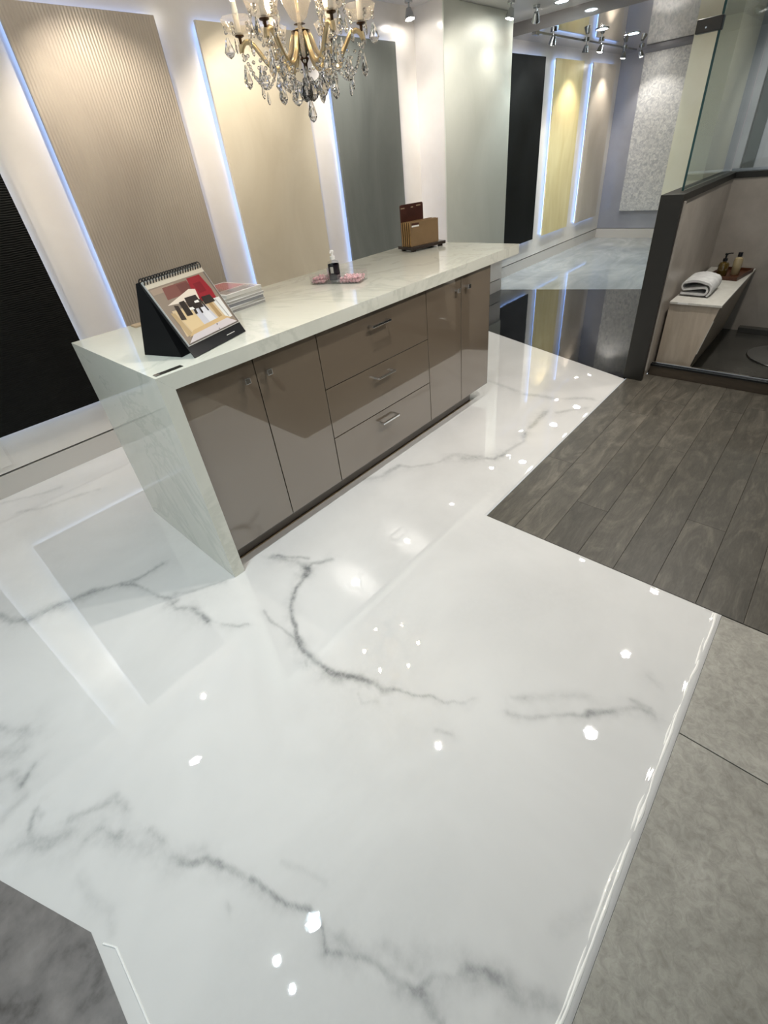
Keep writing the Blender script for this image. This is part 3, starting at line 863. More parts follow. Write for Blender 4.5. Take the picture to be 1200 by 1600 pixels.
# sloping front: from (v=0, z=0.002) to (v=.137, z=.25)
sv, sz = 0.137, 0.248
sl = math.hypot(sv, sz); du, dz = sv / sl, sz / sl
def slope(u, s, off):   # s metres up the slope, off along the outward normal
    return T @ Vector((u, du * s - dz * off, 0.0025 + dz * s + du * off))
def slab(u0, u1, s0, s1, o0, o1, mb=None, mi=0):
    mb = mb or MB()
    vs = [slope(u, s, o) for o in (o0, o1) for (u, s) in ((u0, s0), (u1, s0), (u1, s1), (u0, s1))]
    return mb.add(vs, [(0, 3, 2, 1), (4, 5, 6, 7), (0, 1, 5, 4), (1, 2, 6, 5), (2, 3, 7, 6), (3, 0, 4, 7)], mi)
part('front_board', slab(0.0, CW, 0.0, sl - 0.006, -0.004, 0.0), 'black_gloss', cal)
pg = part('page_stack', slab(0.006, CW - 0.004, 0.040, sl - 0.004, 0.0002, 0.006), 'paper', cal)
# the printed picture (a room, printed upside down), flat polygons
def print_mesh(name, polys, place, parent):
    mb = MB(); mats = []
    for k, (col, pts) in enumerate(polys):
        vs = [place(u, v, 0.0001 * (k + 1)) for u, v in pts]
        mb.add(vs, [tuple(range(len(vs)))], k)
        nm = 'print_' + col.strip('#')
        mats.append(bpy.data.materials.get(nm) or plain(nm, col, 0.22, coat=0.5))
    base = wloc(parent)
    mb.v = [(x - base.x, y - base.y, z - base.z) for x, y, z in mb.v]
    me = bpy.data.meshes.new(name); me.from_pydata(mb.v, [], mb.f)
    for m in mats: me.materials.append(m)
    me.polygons.foreach_set('material_index', mb.mi)
    o = bpy.data.objects.new(name, me); C.objects.link(o); o.parent = parent
    return o
def page(u, v, o):      # u,v in 0..1 on the page
    return slope(0.008 + u * (CW - 0.014), 0.042 + v * (sl - 0.05), 0.0061 + o)
def R(u0, v0, u1, v1): return [(u0, v0), (u1, v0), (u1, v1), (u0, v1)]
pic = [('#6b625a', R(0, 0, 1, 1)), ('#cfc3b0', R(0.0, 0.90, 1, 1.0)), ('#8f7f70', R(0.0, 0.02, 0.97, 0.90)),
       ('#a58f7d', [(0.02, 0.80), (0.42, 0.80), (0.40, 0.88), (0.02, 0.88)]), ('#7e5048', [(0.16, 0.68), (0.62, 0.68), (0.62, 0.86), (0.2, 0.86)]),
       ('#6f433d', [(0.42, 0.70), (0.62, 0.70), (0.62, 0.84), (0.42, 0.84)]),
       ('#93222c', [(0.62, 0.50), (0.90, 0.47), (0.92, 0.62), (0.88, 0.88), (0.64, 0.88), (0.60, 0.70)]),
       ('#7d1a24', [(0.68, 0.62), (0.82, 0.62), (0.82, 0.78), (0.68, 0.78)]),
       ('#e2d2c1', [(0.10, 0.61), (0.62, 0.54), (0.66, 0.70), (0.56, 0.73)]),
       ('#cdb592', [(0.05, 0.12), (0.95, 0.12), (0.94, 0.46), (0.10, 0.52)]),
       ('#d7bd92', [(0.18, 0.16), (0.42, 0.17), (0.40, 0.46), (0.14, 0.50)]), ('#c3c1c8', [(0.42, 0.17), (0.70, 0.18), (0.64, 0.46), (0.40, 0.46)]),
       ('#d8d6da', [(0.53, 0.18), (0.66, 0.18), (0.60, 0.44), (0.50, 0.44)]),
       ('#dcdad6', [(0.84, 0.12), (0.95, 0.12), (0.95, 0.47), (0.80, 0.48)]), ('#a9a7a4', [(0.88, 0.14), (0.90, 0.14), (0.87, 0.46), (0.85, 0.46)]),
       ('#b79d75', [(0.08, 0.12), (0.16, 0.14), (0.12, 0.48), (0.06, 0.50)]), ('#a88a60', [(0.72, 0.16), (0.80, 0.13), (0.76, 0.47), (0.70, 0.47)]),
       ('#c8aa7d', [(0.08, 0.10), (0.92, 0.11), (0.80, 0.19), (0.20, 0.17)]),
       ('#c9bfc0', [(0.02, 0.02), (0.97, 0.02), (0.84, 0.13), (0.16, 0.11)]),
       ('#3b302a', [(0.14, 0.36), (0.22, 0.34), (0.24, 0.56), (0.18, 0.58)]), ('#2e2622', [(0.26, 0.38), (0.36, 0.37), (0.37, 0.60), (0.28, 0.60)]),
       ('#332925', [(0.37, 0.44), (0.60, 0.42), (0.60, 0.62), (0.40, 0.63)]), ('#241d1a', [(0.40, 0.36), (0.44, 0.36), (0.47, 0.52), (0.43, 0.52)]),
       ('#2b2320', [(0.50, 0.34), (0.53, 0.34), (0.54, 0.50), (0.51, 0.50)]), ('#3a3029', [(0.62, 0.34), (0.64, 0.34), (0.63, 0.54), (0.60, 0.54)]),
       ('#2f2723', [(0.64, 0.44), (0.84, 0.43), (0.82, 0.55), (0.66, 0.56)]), ('#efe9e2', [(0.36, 0.44), (0.44, 0.43), (0.43, 0.47), (0.37, 0.48)]),
       ('#ece6df', [(0.50, 0.51), (0.58, 0.50), (0.58, 0.54), (0.51, 0.54)]),
       ('#262626', [(0.585, 0.03), (0.60, 0.03), (0.60, 0.042), (0.585, 0.042)]), ('#262626', [(0.60, 0.10), (0.615, 0.10), (0.615, 0.112), (0.60, 0.112)])]
print_mesh('printed_picture', pic, page, pg)
part('label_strip', slab(0.19, 0.235, 0.017, 0.0195, 0.0002, 0.0006), 'paper', cal)
sp = MB()
for k in range(22):
    u = 0.010 + k * (CW - 0.02) / 21
    c = slope(u, sl - 0.006, 0.004)
    ring = []
    for j in range(12):
        a = 2 * math.pi * j / 12
        ring.append(c + (T.to_3x3() @ Vector((0.0015 * math.sin(a), 0.0125 * math.cos(a) + 0.004, 0.0125 * math.sin(a)))))
    sp.tube(ring, 0.0022, 5, closed=True)
part('spiral_binding', sp, 'black_metal', cal, smooth=True)

# --- magazines
mg_cols = ['#8f8d8a', '#a6a4a0', '#77777a', '#9a9894', '#b5b2ab', '#c9c6c0']
Tm0 = Matrix.Translation((0.782, 0.480, ZTOP)) @ Matrix.Rotation(math.radians(6.0), 4, 'Z')
zz = 0.0005
names = ['bottom magazine of the stack beside the flip calendar', 'second magazine from the bottom of the stack by the calendar', 'third magazine from the bottom of the stack by the calendar',
         'third magazine from the top of the stack by the calendar', 'second magazine from the top of the stack by the calendar', 'top magazine with a red and white cover on the stack by the calendar']
for k in range(6):
    th = [0.013, 0.011, 0.015, 0.010, 0.013, 0.014][k]
    Tm = Tm0 @ Matrix.Translation(([0.0, 0.004, -0.006, 0.008, 0.002, 0.008][k], [0, 0.004, -0.002, 0.006, 0.01, 0.014][k], zz)) @ Matrix.Rotation(math.radians([0, 2, -1.5, 1, -1, 1.5][k]), 4, 'Z')
    mt = thing('magazine', tuple(Tm @ Vector((-0.1, 0.1, 0))), names[k], 'magazine', 'magazines stacked behind the flip calendar')
    mname = 'mag_pages_%d' % k
    M[mname] = plain(mname, mg_cols[k], 0.6)
    part('pages', MB().box((-0.21, 0.001, 0.0008), (-0.001, 0.275, th - 0.0008), T=Tm), mname, mt)
    part('cover', MB().box((-0.211, 0.0, th - 0.0007), (0, 0.277, th), T=Tm).box((-0.211, 0.0, 0), (0, 0.277, 0.0007), T=Tm), 'white_plastic', mt)
    zz += th + 0.0003
    if k == 5:
        def cov(u, v, o, Tm=Tm, th=th): return Tm @ Vector((-0.211 + 0.211 * u, 0.277 * v, th + o))
        print_mesh('cover_picture', [('#c4505a', R(0.05, 0.36, 0.95, 0.95)), ('#9c8f8b', R(0.06, 0.05, 0.95, 0.35)), ('#7d5551', R(0.10, 0.36, 0.42, 0.7)), ('#e8e2de', R(0.12, 0.42, 0.22, 0.66)), ('#5d5553', R(0.3, 0.1, 0.8, 0.28))], cov, mt)

# --- small black plate flush on the worktop
pl = thing('flush_plate', (0.055, 0.03, ZTOP), 'narrow dark metal plate lying flush at the worktop front corner', 'plate')
Tp = frame2((0.012, 0.018, ZTOP), 2.0)
part('plate', MB().box((0, 0, 0.0003), (0.098, 0.022, 0.0016), T=Tp), 'bronze', pl)
part('end_cap', MB().box((0.0, 0.0, 0.0017), (0.02, 0.022, 0.0022), T=Tp), 'steel', pl)
# --- small beige card behind the calendar
bc = thing('beige_card', (0.27, 0.735, ZTOP), 'small beige sample chip lying behind the flip calendar', 'sample chip')
part('card', MB().box((0.245, 0.715, ZTOP + 0.0004), (0.30, 0.765, ZTOP + 0.008), bev=0.001), 'beige_soap', bc)

# --- clear acrylic organiser with sweets
a2 = math.degrees(math.atan2(-0.926, 0.378))
To = frame2((1.112, 0.535, ZTOP), a2)      # x along the front, y away from the camera
org = thing('acrylic_organiser', tuple(To @ Vector((0.14, 0.05, 0))), 'clear acrylic organiser with three compartments beside the pump bottle', 'organiser')
t = 0.0025; OL, OD, OH = 0.285, 0.105, 0.045
def wall(lo, hi): return part('wall', MB().box(lo, hi, T=To), 'acrylic', org)
part('base', MB().box((0, 0, 0.0005), (OL, OD, 0.003), T=To), 'acrylic', org)
wall((0, 0, 0.003), (OL, t, OH)); wall((0, OD - t, 0.003), (OL, OD, OH + 0.01))
wall((0, t, 0.003), (t, OD - t, OH)); wall((OL - t, t, 0.003), (OL, OD - t, OH))
for xd in (0.088, 0.158): part('divider', MB().box((xd, t, 0.003), (xd + t, OD - t, OH - 0.002), T=To), 'acrylic', org)
# wrapped sweets
cb = MB().sphere((0, 0, 0), 0.0095, 8, 6, sz=0.8)
for s in (-1, 1):
    cb.lathe([(0.0012, 0), (0.006, 0.007 * 1.0)], 6, 1, Matrix.Translation((s * 0.0075, 0, 0)) @ Matrix.Rotation(math.radians(90 * s), 4, 'Y'), cap=False)
cme = cb.mesh('sweet', ['candy', 'wrap'], True)
rc = random.Random(3)
def sweets(x0, x1, n, where):
    lay = 0; cnt = 0
    nx = int((x1 - x0) / 0.0185); ny = int(0.098 / 0.0185)
    spots = [(x0 + 0.010 + 0.0185 * i + (0.004 if l else 0), 0.0125 + 0.0185 * j, 0.0115 + 0.0135 * l) for l in range(3) for i in range(nx) for j in range(ny)]
    rc.shuffle(spots)
    spots.sort(key=lambda s: round(s[2] / 0.0135))
    for (x, y, z) in spots[:n]:
        p = To @ Vector((min(x, x1 - 0.0105) + rc.uniform(-.001, .001), min(y, 0.092), z))
        o = inst('wrapped_sweet', cme, None, p, (rc.uniform(-.5, .5), rc.uniform(-.4, .4), rc.uniform(0, 6)))
        tag(o, 'pink sweet in clear wrap in the %s compartment of the acrylic organiser' % where, 'sweet', 'sweets in the %s compartment' % where)
sweets(0.004, 0.086, 34, 'left')
sweets(0.164, 0.281, 54, 'right')
# card stack at the back left
wc = thing('paper_pad', tuple(To @ Vector((0.075, 0.135, 0))), 'white paper pad standing just behind the acrylic organiser', 'paper pad')
part('pad', MB().box((0.05, 0.112, 0.0005), (0.098, 0.150, 0.058), T=To, bev=0.001), 'white_plastic', wc)
part('top_sheet', MB().box((0.0505, 0.1125, 0.0582), (0.0975, 0.1495, 0.059), T=To), 'paper', wc)
# pump bottle in the middle compartment
pb = To @ Vector((0.1235, 0.052, 0.0032))
bt = thing('pump_bottle', tuple(pb), 'clear pump bottle with a black label and white pump in the organiser', 'bottle')
TB = Matrix.Translation(pb)
part('body', MB().lathe([(0.026, 0), (0.029, 0.003), (0.029, 0.088), (0.026, 0.097), (0.012, 0.102), (0.011, 0.106)], 24, T=TB), 'acrylic', bt, smooth=True)
part('label', MB().lathe([(0.0293, 0.010), (0.0294, 0.0105), (0.0294, 0.084), (0.0293, 0.0845)], 24, T=TB, cap=False), 'gel', bt, smooth=True)
part('label_print', MB().box((-0.008, -0.0012, 0.045), (0.008, 0.0, 0.075), T=TB @ Matrix.Rotation(math.radians(-64), 4, 'Z') @ Matrix.Translation((0, -0.0284, 0))), 'paper', bt)
pm = part('pump', MB().lathe([(0.0125, 0.1062), (0.0125, 0.122), (0.006, 0.123), (0.006, 0.138), (0.010, 0.1385), (0.010, 0.147), (0.006, 0.150)], 16, T=TB), 'pump_white', bt, smooth=True)
part('spout', MB().tube([TB @ Vector((0, 0, 0.143)), TB @ Vector((-0.018, -0.012, 0.144)), TB @ Vector((-0.026, -0.017, 0.139))], 0.0035, 8), 'pump_white', pm, smooth=True)

# --- sample holder
Ts = frame2((1.975, 0.545, ZTOP), -13.0)
sh = thing('sample_holder', tuple(Ts @ Vector((0.14, 0.075, 0))), 'dark wooden footed stand for sample boards at the far end of the worktop', 'stand')
part('base', MB().box((0, 0, 0.012), (0.285, 0.148, 0.030), T=Ts, bev=0.002), 'holder', sh)
for fx in (0.02, 0.245):
    for fy in (0.012, 0.115):
        part('foot', MB().box((fx, fy, 0.0004), (fx + 0.022, fy + 0.022, 0.0122), T=Ts), 'holder', sh)
sb_names = ['front brown sample board with a small label in the dark stand', 'second brown sample board in the dark stand', 'third brown sample board in the dark stand', 'fourth brown sample board in the dark stand', 'rearmost brown sample board in the dark stand']
for k in range(5):
    yk = 0.022 + 0.0165 * k
    s = thing('sample_board_brown', tuple(Ts @ Vector((0.13, yk, 0.03))), sb_names[k], 'sample board', 'brown sample boards in the stand')
    x0 = 0.014 - 0.0035 * k
    part('face', MB().box((x0, yk, 0.0303), (x0 + 0.228, yk + 0.003, 0.166 + 0.002 * (k % 2)), T=Ts), 'sample', s)
    part('core', MB().box((x0, yk + 0.0031, 0.0303), (x0 + 0.228, yk + 0.0085, 0.166 + 0.002 * (k % 2)), T=Ts), 'sample_core', s)
    if k == 0:
        part('label_dark', MB().box((x0 + 0.012, yk - 0.0006, 0.149), (x0 + 0.070, yk - 0.0001, 0.160), T=Ts), 'sample_card', s)
        part('label_white', MB().box((x0 + 0.012, yk - 0.0006, 0.139), (x0 + 0.070, yk - 0.0001, 0.148), T=Ts), 'white_plastic', s)
hc = thing('header_card', tuple(Ts @ Vector((0.11, 0.118, 0.03))), 'tall dark brown header card with rounded corners behind the brown boards', 'card')
TH = Ts @ Matrix.Translation((0.006, 0.114, 0)) @ Matrix(((1, 0, 0, 0), (0, 0, 1, 0), (0, 1, 0, 0), (0, 0, 0, 1)))
hp = [(0.008, 0.0303), (0.19, 0.0303), (0.19, 0.25), (0.187, 0.258), (0.18, 0.261), (0.018, 0.261), (0.011, 0.258), (0.008, 0.25)]
part('card', MB().prism(hp, 0.0, 0.008, T=TH), 'sample_card', hc)
for (a, b_, w_) in ((0.012, 0.238, 0.03), (0.092, 0.238, 0.018), (0.135, 0.243, 0.035)):
    part('printed_mark', MB().box((a, b_, -0.0006), (a + w_, b_ + 0.006, -0.0001), T=TH), 'beige_soap', hc)

# ================================================================== SHOWER THINGS
bn = thing('shower_bench', (3.5, -0.85, 0.0), 'pale wood-look shower bench with a white top against the low wall', 'bench')
XZ = Matrix(((0, 0, 1, 0), (1, 0, 0, 0), (0, 1, 0, 0), (0, 0, 0, 1)))
part('body', MB().prism([(-0.7525, 0.005), (-0.955, 0.005), (-1.035, 0.455), (-0.7525, 0.455)], 3.03, 4.07, T=XZ), 'bench', bn)
part('top', MB().box((3.015, -1.045, 0.4565), (4.09, -0.753, 0.470), bev=0.001), 'bench_top', bn)
part('end_cap', MB().box((3.013, -0.86, 0.458), (3.0148, -0.80, 0.469)), 'white_plastic', bn)
for (s0, s1, mm) in ((0.03, 0.14, 'bronze'), (0.14, 0.36, 'bench_top')):
    def fy(z): return -0.955 - 0.08 * (z - 0.005) / 0.45
    mb = MB(); z0, z1 = 0.005 + s0, 0.005 + s1
    mb.prism([(fy(z0) - 0.0002, z0), (fy(z0) - 0.004, z0), (fy(z1) - 0.004, z1), (fy(z1) - 0.0002, z1)], 3.03, 3.045, T=XZ)
    part('edge_strip', mb, mm, bn)
# folded towel
tw = thing('folded_towel', (3.32, -0.84, 0.47), 'folded grey-white towel with a dark hem on the shower bench', 'towel')
path = []
for k in range(9):  path.append((-0.768 - 0.012 * k * 1.35, 0.012))
for k in range(1, 9):
    a = -math.pi / 2 + math.pi * k / 8
    path.append((-0.902 - 0.019 * math.cos(a), 0.031 + 0.019 * math.sin(a)))
for k in range(1, 9): path.append((-0.902 + 0.015 * k, 0.0505 - 0.002 * k))
for k in range(1, 9):
    a = -math.pi / 2 + math.pi * k / 8
    path.append((-0.785 + 0.016 * math.cos(a), 0.052 + 0.016 * math.sin(a)))
for k in range(1, 10): path.append((-0.785 - 0.0135 * k, 0.068 + 0.010 * math.sin(k / 9 * math.pi)))
for k in range(1, 8):
    a = math.pi / 2 - math.pi * k / 8
    path.append((-0.908 - 0.030 * math.cos(a), 0.036 + 0.032 * math.sin(a)))
def ribbon(path, h):
    L_, R_ = [], []
    n = len(path)
    for i in range(n):
        x0, y0 = path[max(i - 1, 0)]; x1, y1 = path[min(i + 1, n - 1)]
        dx, dy = x1 - x0, y1 - y0; l = math.hypot(dx, dy) or 1
        L_.append((path[i][0] - dy / l * h, path[i][1] + dx / l * h)); R_.append((path[i][0] + dy / l * h, path[i][1] - dx / l * h))
    return L_, R_
tm = MB()
Lr, Rr = ribbon(path, 0.0065)
xs_ = [3.17 + 0.022 * k for k in range(13)]
n = len(path)
rt = random.Random(5)
vs_ = []
for x in xs_:
    for p in Lr + Rr[::-1]:
        vs_.append((x + 0.06 * (p[0] + 0.84) + rt.uniform(-.001, .001), p[0] + rt.uniform(-.0012, .0012), 0.471 + max(0.001, 1.22 * p[1] + rt.uniform(-.001, .001))))
m_ = 2 * n
fs_ = [(i * m_ + k, i * m_ + (k + 1) % m_, (i + 1) * m_ + (k + 1) % m_, (i + 1) * m_ + k) for i in range(len(xs_) - 1) for k in range(m_)]
for i in (0, len(xs_) - 1):
    for k in range(n - 1):
        fs_.append((i * m_ + k, i * m_ + k + 1, i * m_ + m_ - 2 - k, i * m_ + m_ - 1 - k))
tm.add(vs_, fs_)
part('cloth', tm, 'towel', tw, smooth=True)
hm = MB()
hm.tube([(3.168 + 0.06 * (p[0] + 0.84), p[0], 0.472 + 1.22 * p[1]) for p in Lr], 0.0016, 5)
part('hem', hm, 'towel_hem', tw)
# tray
ty = thing('wooden_tray', (3.83, -0.9, 0.47), 'small dark wooden tray on the far end of the shower bench', 'tray')
Tt = frame2((3.67, -0.90, 0.4705), -8.0)
part('base', MB().box((0, -0.10, 0), (0.32, 0.10, 0.006), T=Tt), 'tray_wood', ty)
for lo, hi in (((0, -0.10, 0.006), (0.32, -0.092, 0.024)), ((0, 0.092, 0.006), (0.32, 0.10, 0.024)), ((0, -0.092, 0.006), (0.008, 0.092, 0.024)), ((0.312, -0.092, 0.006), (0.32, 0.092, 0.024))):
    part('side', MB().box(lo, hi, T=Tt), 'tray_wood', ty)
b1p = Tt @ Vector((0.10, 0.035, 0.0065)); b2p = Tt @ Vector((0.165, -0.03, 0.0065))
b1 = thing('soap_bottle', tuple(b1p), 'amber pump soap bottle with a black pump on the wooden tray', 'bottle')
TB = Matrix.Translation(b1p)
part('body', MB().lathe([(0.030, 0), (0.033, 0.004), (0.033, 0.075), (0.026, 0.088), (0.012, 0.094), (0.012, 0.098)], 20, T=TB), 'amber', b1, smooth=True)
pm = part('pump', MB().lathe([(0.015, 0.0985), (0.015, 0.116), (0.006, 0.118), (0.006, 0.138), (0.010, 0.139), (0.010, 0.149), (0.004, 0.150)], 14, T=TB), 'black_gloss', b1, smooth=True)
part('spout', MB().tube([TB @ Vector((0, 0, 0.145)), TB @ Vector((0.015, -0.022, 0.148)), TB @ Vector((0.022, -0.034, 0.147))], 0.004, 8), 'black_gloss', pm, smooth=True)
b2 = thing('lotion_bottle', tuple(b2p), 'cream lotion bottle with a black cap beside the amber soap bottle', 'bottle')
TB = Matrix.Translation(b2p)
part('body', MB().lathe([(0.025, 0), (0.028, 0.004), (0.028, 0.095), (0.024, 0.110), (0.012, 0.118), (0.011, 0.121)], 20, T=TB), 'lotion', b2, smooth=True)
part('cap', MB().lathe([(0.014, 0.1212), (0.014, 0.148), (0.012, 0.149)], 16, T=TB), 'black_gloss', b2, smooth=True)
# round steel pedestal stool at the right edge
stl = thing('pedestal_stool', (3.60, -1.43, 0.004), 'round steel pedestal stool standing in the shower at the right edge', 'stool')
TS_ = Matrix.Translation((3.60, -1.43, 0.0045))
part('base', MB().lathe([(0.225, 0), (0.23, 0.004), (0.225, 0.010), (0.06, 0.022), (0.035, 0.04)], 40, T=TS_), 'steel', stl, smooth=True)
part('post', MB().lathe([(0.025, 0.035), (0.025, 0.30)], 16, T=TS_), 'chrome', stl, smooth=True)
part('seat', MB().lathe([(0.03, 0.295), (0.15, 0.305), (0.165, 0.32), (0.165, 0.34), (0.155, 0.352), (0.01, 0.356)], 36, T=TS_), 'steel', stl, smooth=True)

# ================================================================== CEILING SPOTLIGHTS
def spot_light(parent, origin, target, power, col, cone, blend=0.6, size=0.016):
    ld = bpy.data.lights.new('spot_lamp', 'SPOT')
    ld.energy = power; ld.color = col; ld.spot_size = math.radians(cone); ld.spot_blend = blend
    ld.shadow_soft_size = size
    o = bpy.data.objects.new('spot_lamp', ld); C.objects.link(o)
    o.parent = parent
    mw = aim_matrix(origin, target)
    mw.translation = Vector(origin) - wloc(parent)
    o.matrix_local = mw
    return o

def star_lens(r, q, Tn):
    """domed five-lobed lens of a spotlight"""
    mb = MB(); seg = 25
    prof = [(0.05 * r, -0.0615 * q), (0.5 * r, -0.059 * q), (0.95 * r, -0.050 * q), (0.9 * r, -0.044 * q), (0.05 * r, -0.042 * q)]
    vs = []
    for i, (rr, z) in enumerate(prof):
        for k in range(seg):
            a = 2 * math.pi * k / seg
            m = 0.74 + 0.26 * math.cos(5 * a)
            vs.append((rr * m * math.cos(a), rr * m * math.sin(a), z))
    fs = [(i * seg + k, i * seg + (k + 1) % seg, (i + 1) * seg + (k + 1) % seg, (i + 1) * seg + k) for i in range(4) for k in range(seg)]
    fs += [tuple(range(seg)), tuple(4 * seg + k for k in range(seg))]
    return mb.add(vs, fs, 0, Tn)

def track_spot(x, y, zc, target, power, col, label, cone=95, lit=True, drop=0.06, cool=False, r=0.036):
    t = thing('track_spotlight', (x, y, zc), label, 'spotlight', 'adjustable ceiling spotlights')
    part('mount', MB().lathe([(0.03, zc - 0.018), (0.03, zc - 0.0004)], 16, T=Matrix.Translation((x, y, 0))), 'steel', t, smooth=True)
    part('stem', MB().lathe([(0.007, zc - drop), (0.007, zc - 0.0182)], 8, T=Matrix.Translation((x, y, 0))), 'steel', t, smooth=True)
    q = r / 0.05
    o = Vector((x, y, zc - drop - 0.02 * q))
    Tn = aim_matrix(o, target)
    part('head', MB().lathe([(0.24 * r, 0.045 * q), (0.56 * r, 0.040 * q), (0.72 * r, 0.015 * q), (r, -0.045 * q), (r * 1.06, -0.05 * q), (r, -0.05 * q), (0.68 * r, 0.012 * q), (0.0001, 0.02 * q)], 20, T=Tn, cap=False), 'steel', t, smooth=True)
    if lit:
        part('lens', star_lens(r, q, Tn), 'lens_cool' if cool else 'lens', t)
        spot_light(t, Tn @ Vector((0, 0, -0.066 * q)), target, power, col, cone)
    return t

def downlight(x, y, zc, power, label, target=None, cone=95, col=COOL, r=0.055):
    t = thing('downlight', (x, y, zc), label, 'downlight', 'recessed ceiling downlights')
    part('trim_ring', MB().lathe([(r, zc - 0.0004), (r + 0.012, zc - 0.001), (r + 0.010, zc - 0.008), (r, zc - 0.007)], 24, T=Matrix.Translation((x, y, 0)), cap=False), 'steel', t, smooth=True)
    part('lens', MB().lathe([(0.0001, zc - 0.0045), (r - 0.001, zc - 0.0042), (r - 0.001, zc - 0.001), (0.0001, zc - 0.001)], 24, T=Matrix.Translation((x, y, 0)), cap=False), 'lens_cool', t)
    spot_light(t, (x, y, zc - 0.012), target or (x, y, 0), power, col, cone)
    return t

PW_ = 27.0
# washing the boards on the long wall
track_spot(-0.48, 0.97, ZC, (-0.25, 1.66, 0.9), 20, NEUT, 'ceiling spotlight aimed at the black board, seen as the brightest glint left of centre', 80, r=0.05)
track_spot(0.72, 1.10, ZC, (0.90, 1.66, 1.30), PW_, WARM, 'ceiling spotlight washing the taupe combed board')
track_spot(1.60, 1.10, ZC, (1.86, 1.66, 1.35), PW_, WARM, 'ceiling spotlight washing the beige board')
track_spot(2.44, 1.12, ZC, (2.90, 1.66, 1.35), PW_, NEUT, 'ceiling spotlight washing the slate grey board')
track_spot(3.30, 0.72, ZC, (4.10, 1.42, 1.40), 34, NEUT, 'ceiling spotlight washing the pale sage column')
track_spot(3.36, 1.58, ZC, (3.3, 1.3, 0.5), 5, NEUT, 'ceiling spotlight tucked beside the column at the top edge', 80)
track_spot(4.27, 1.22, ZC, (4.15, 1.40, 1.3), 4, NEUT, 'ceiling spotlight above the right edge of the sage column')
track_spot(4.66, 1.19, ZC, (5.3, 1.6, 1.2), 26, NEUT, 'ceiling spotlight just left of the black board by the column', 70)
# over the white floor
for x, y, tx, ty, p, c, r_, lb in (
        (1.594, -1.244, 1.3, -0.6, 60, NEUT, 0.056, 'ceiling spotlight mirrored as the large glint at the right of the white floor'),
        (2.426, -1.213, 2.1, -0.5, 50, NEUT, 0.044, 'ceiling spotlight mirrored as the upper right glint on the white floor'),
        (3.281, -1.171, 3.2, -1.2, 30, NEUT, 0.036, 'ceiling spotlight mirrored at the inner floor edge by the planks'),
        (-0.479, -0.421, -0.2, -0.3, 50, COOL, 0.052, 'ceiling spotlight mirrored at the bottom of the white floor'),
        (-0.715, -0.378, -0.9, 0.3, 34, COOL, 0.024, 'ceiling spotlight mirrored as a thin glint near the bottom edge'),
        (-0.722, -0.520, -1.0, -1.0, 20, COOL, 0.024, 'ceiling spotlight mirrored lowest near the bottom edge'),
        (0.811, -0.393, 0.75, -0.6, 55, NEUT, 0.028, 'ceiling spotlight mirrored right of the long vein'),
        (3.305, -0.473, 3.0, 0.2, 40, NEUT, 0.028, 'ceiling spotlight mirrored near the plank corner'),
        (-0.155, 1.448, -0.1, 1.2, 26, WARM, 0.026, 'ceiling spotlight mirrored inside the dark board reflection')):
    track_spot(x, y, ZC, (tx, ty, 0), p * 0.80, c, lb, 100, cool=(c is COOL), r=r_)
# glossy soffit
track_spot(5.25, 1.30, ZS, (5.5, 1.66, 1.3), 18, NEUT, 'ceiling spotlight hanging in front of the top of the black board', r=0.034)
track_spot(6.50, 1.32, ZS, (6.5, 1.66, 1.0), 24, WARM, 'ceiling spotlight with a wire bracket hanging above the stone board', r=0.034)
track_spot(7.52, 1.42, ZS, (7.55, 1.66, 1.1), 17, WARM, 'ceiling spotlight nearest the corner of the end wall', r=0.034)
track_spot(7.72, 1.28, ZS, (8.2, 1.0, 1.0), 15, NEUT, 'striped ceiling spotlight aimed at the crackle board', r=0.034)
track_spot(6.28, 1.40, ZS, (6.4, 1.6, 1.3), 0, NEUT, 'unlit ceiling spotlight hanging in front of the gold board', lit=False, r=0.034)
downlight(5.86, 1.07, ZS, 26, 'bright downlight in the glossy ceiling above the gold board')
downlight(6.60, 1.01, ZS, 26, 'bright downlight in the glossy ceiling above the end wall corner')
downlight(4.78, 1.02, ZC, 18, 'bright downlight at the top edge right of the column')
track_spot(6.9, -1.0, ZS, (8.2, -0.7, 1.2), 40, NEUT, 'added ceiling spotlight brightening the end wall behind the shower glass', r=0.034)  # added fill lamp, lifts the dark end wall past the glass
track_spot(6.3, -1.2, ZS, (7.3, 0.05, 1.2), 40, NEUT, 'added ceiling spotlight brightening the cream pier behind the shower glass', r=0.034)  # invented fixture, put in to brighten the unlit side of the pier
downlight(6.2, -1.6, ZS, 50, 'added downlight brightening the area behind the shower glass')  # extra fill added for the dim area beyond the shower
tkl = thing('ceiling_track', (6.4, 1.36, ZS), 'thin grey lighting track along the glossy ceiling', 'lighting track')
part('rail', MB().box((5.2, 1.43, ZS - 0.009), (8.0, 1.445, ZS - 0.0004)), 'steel', tkl)
part('end_feed', MB().box((5.12, 1.425, ZS - 0.022), (5.198, 1.465, ZS - 0.0004)), 'steel', tkl)

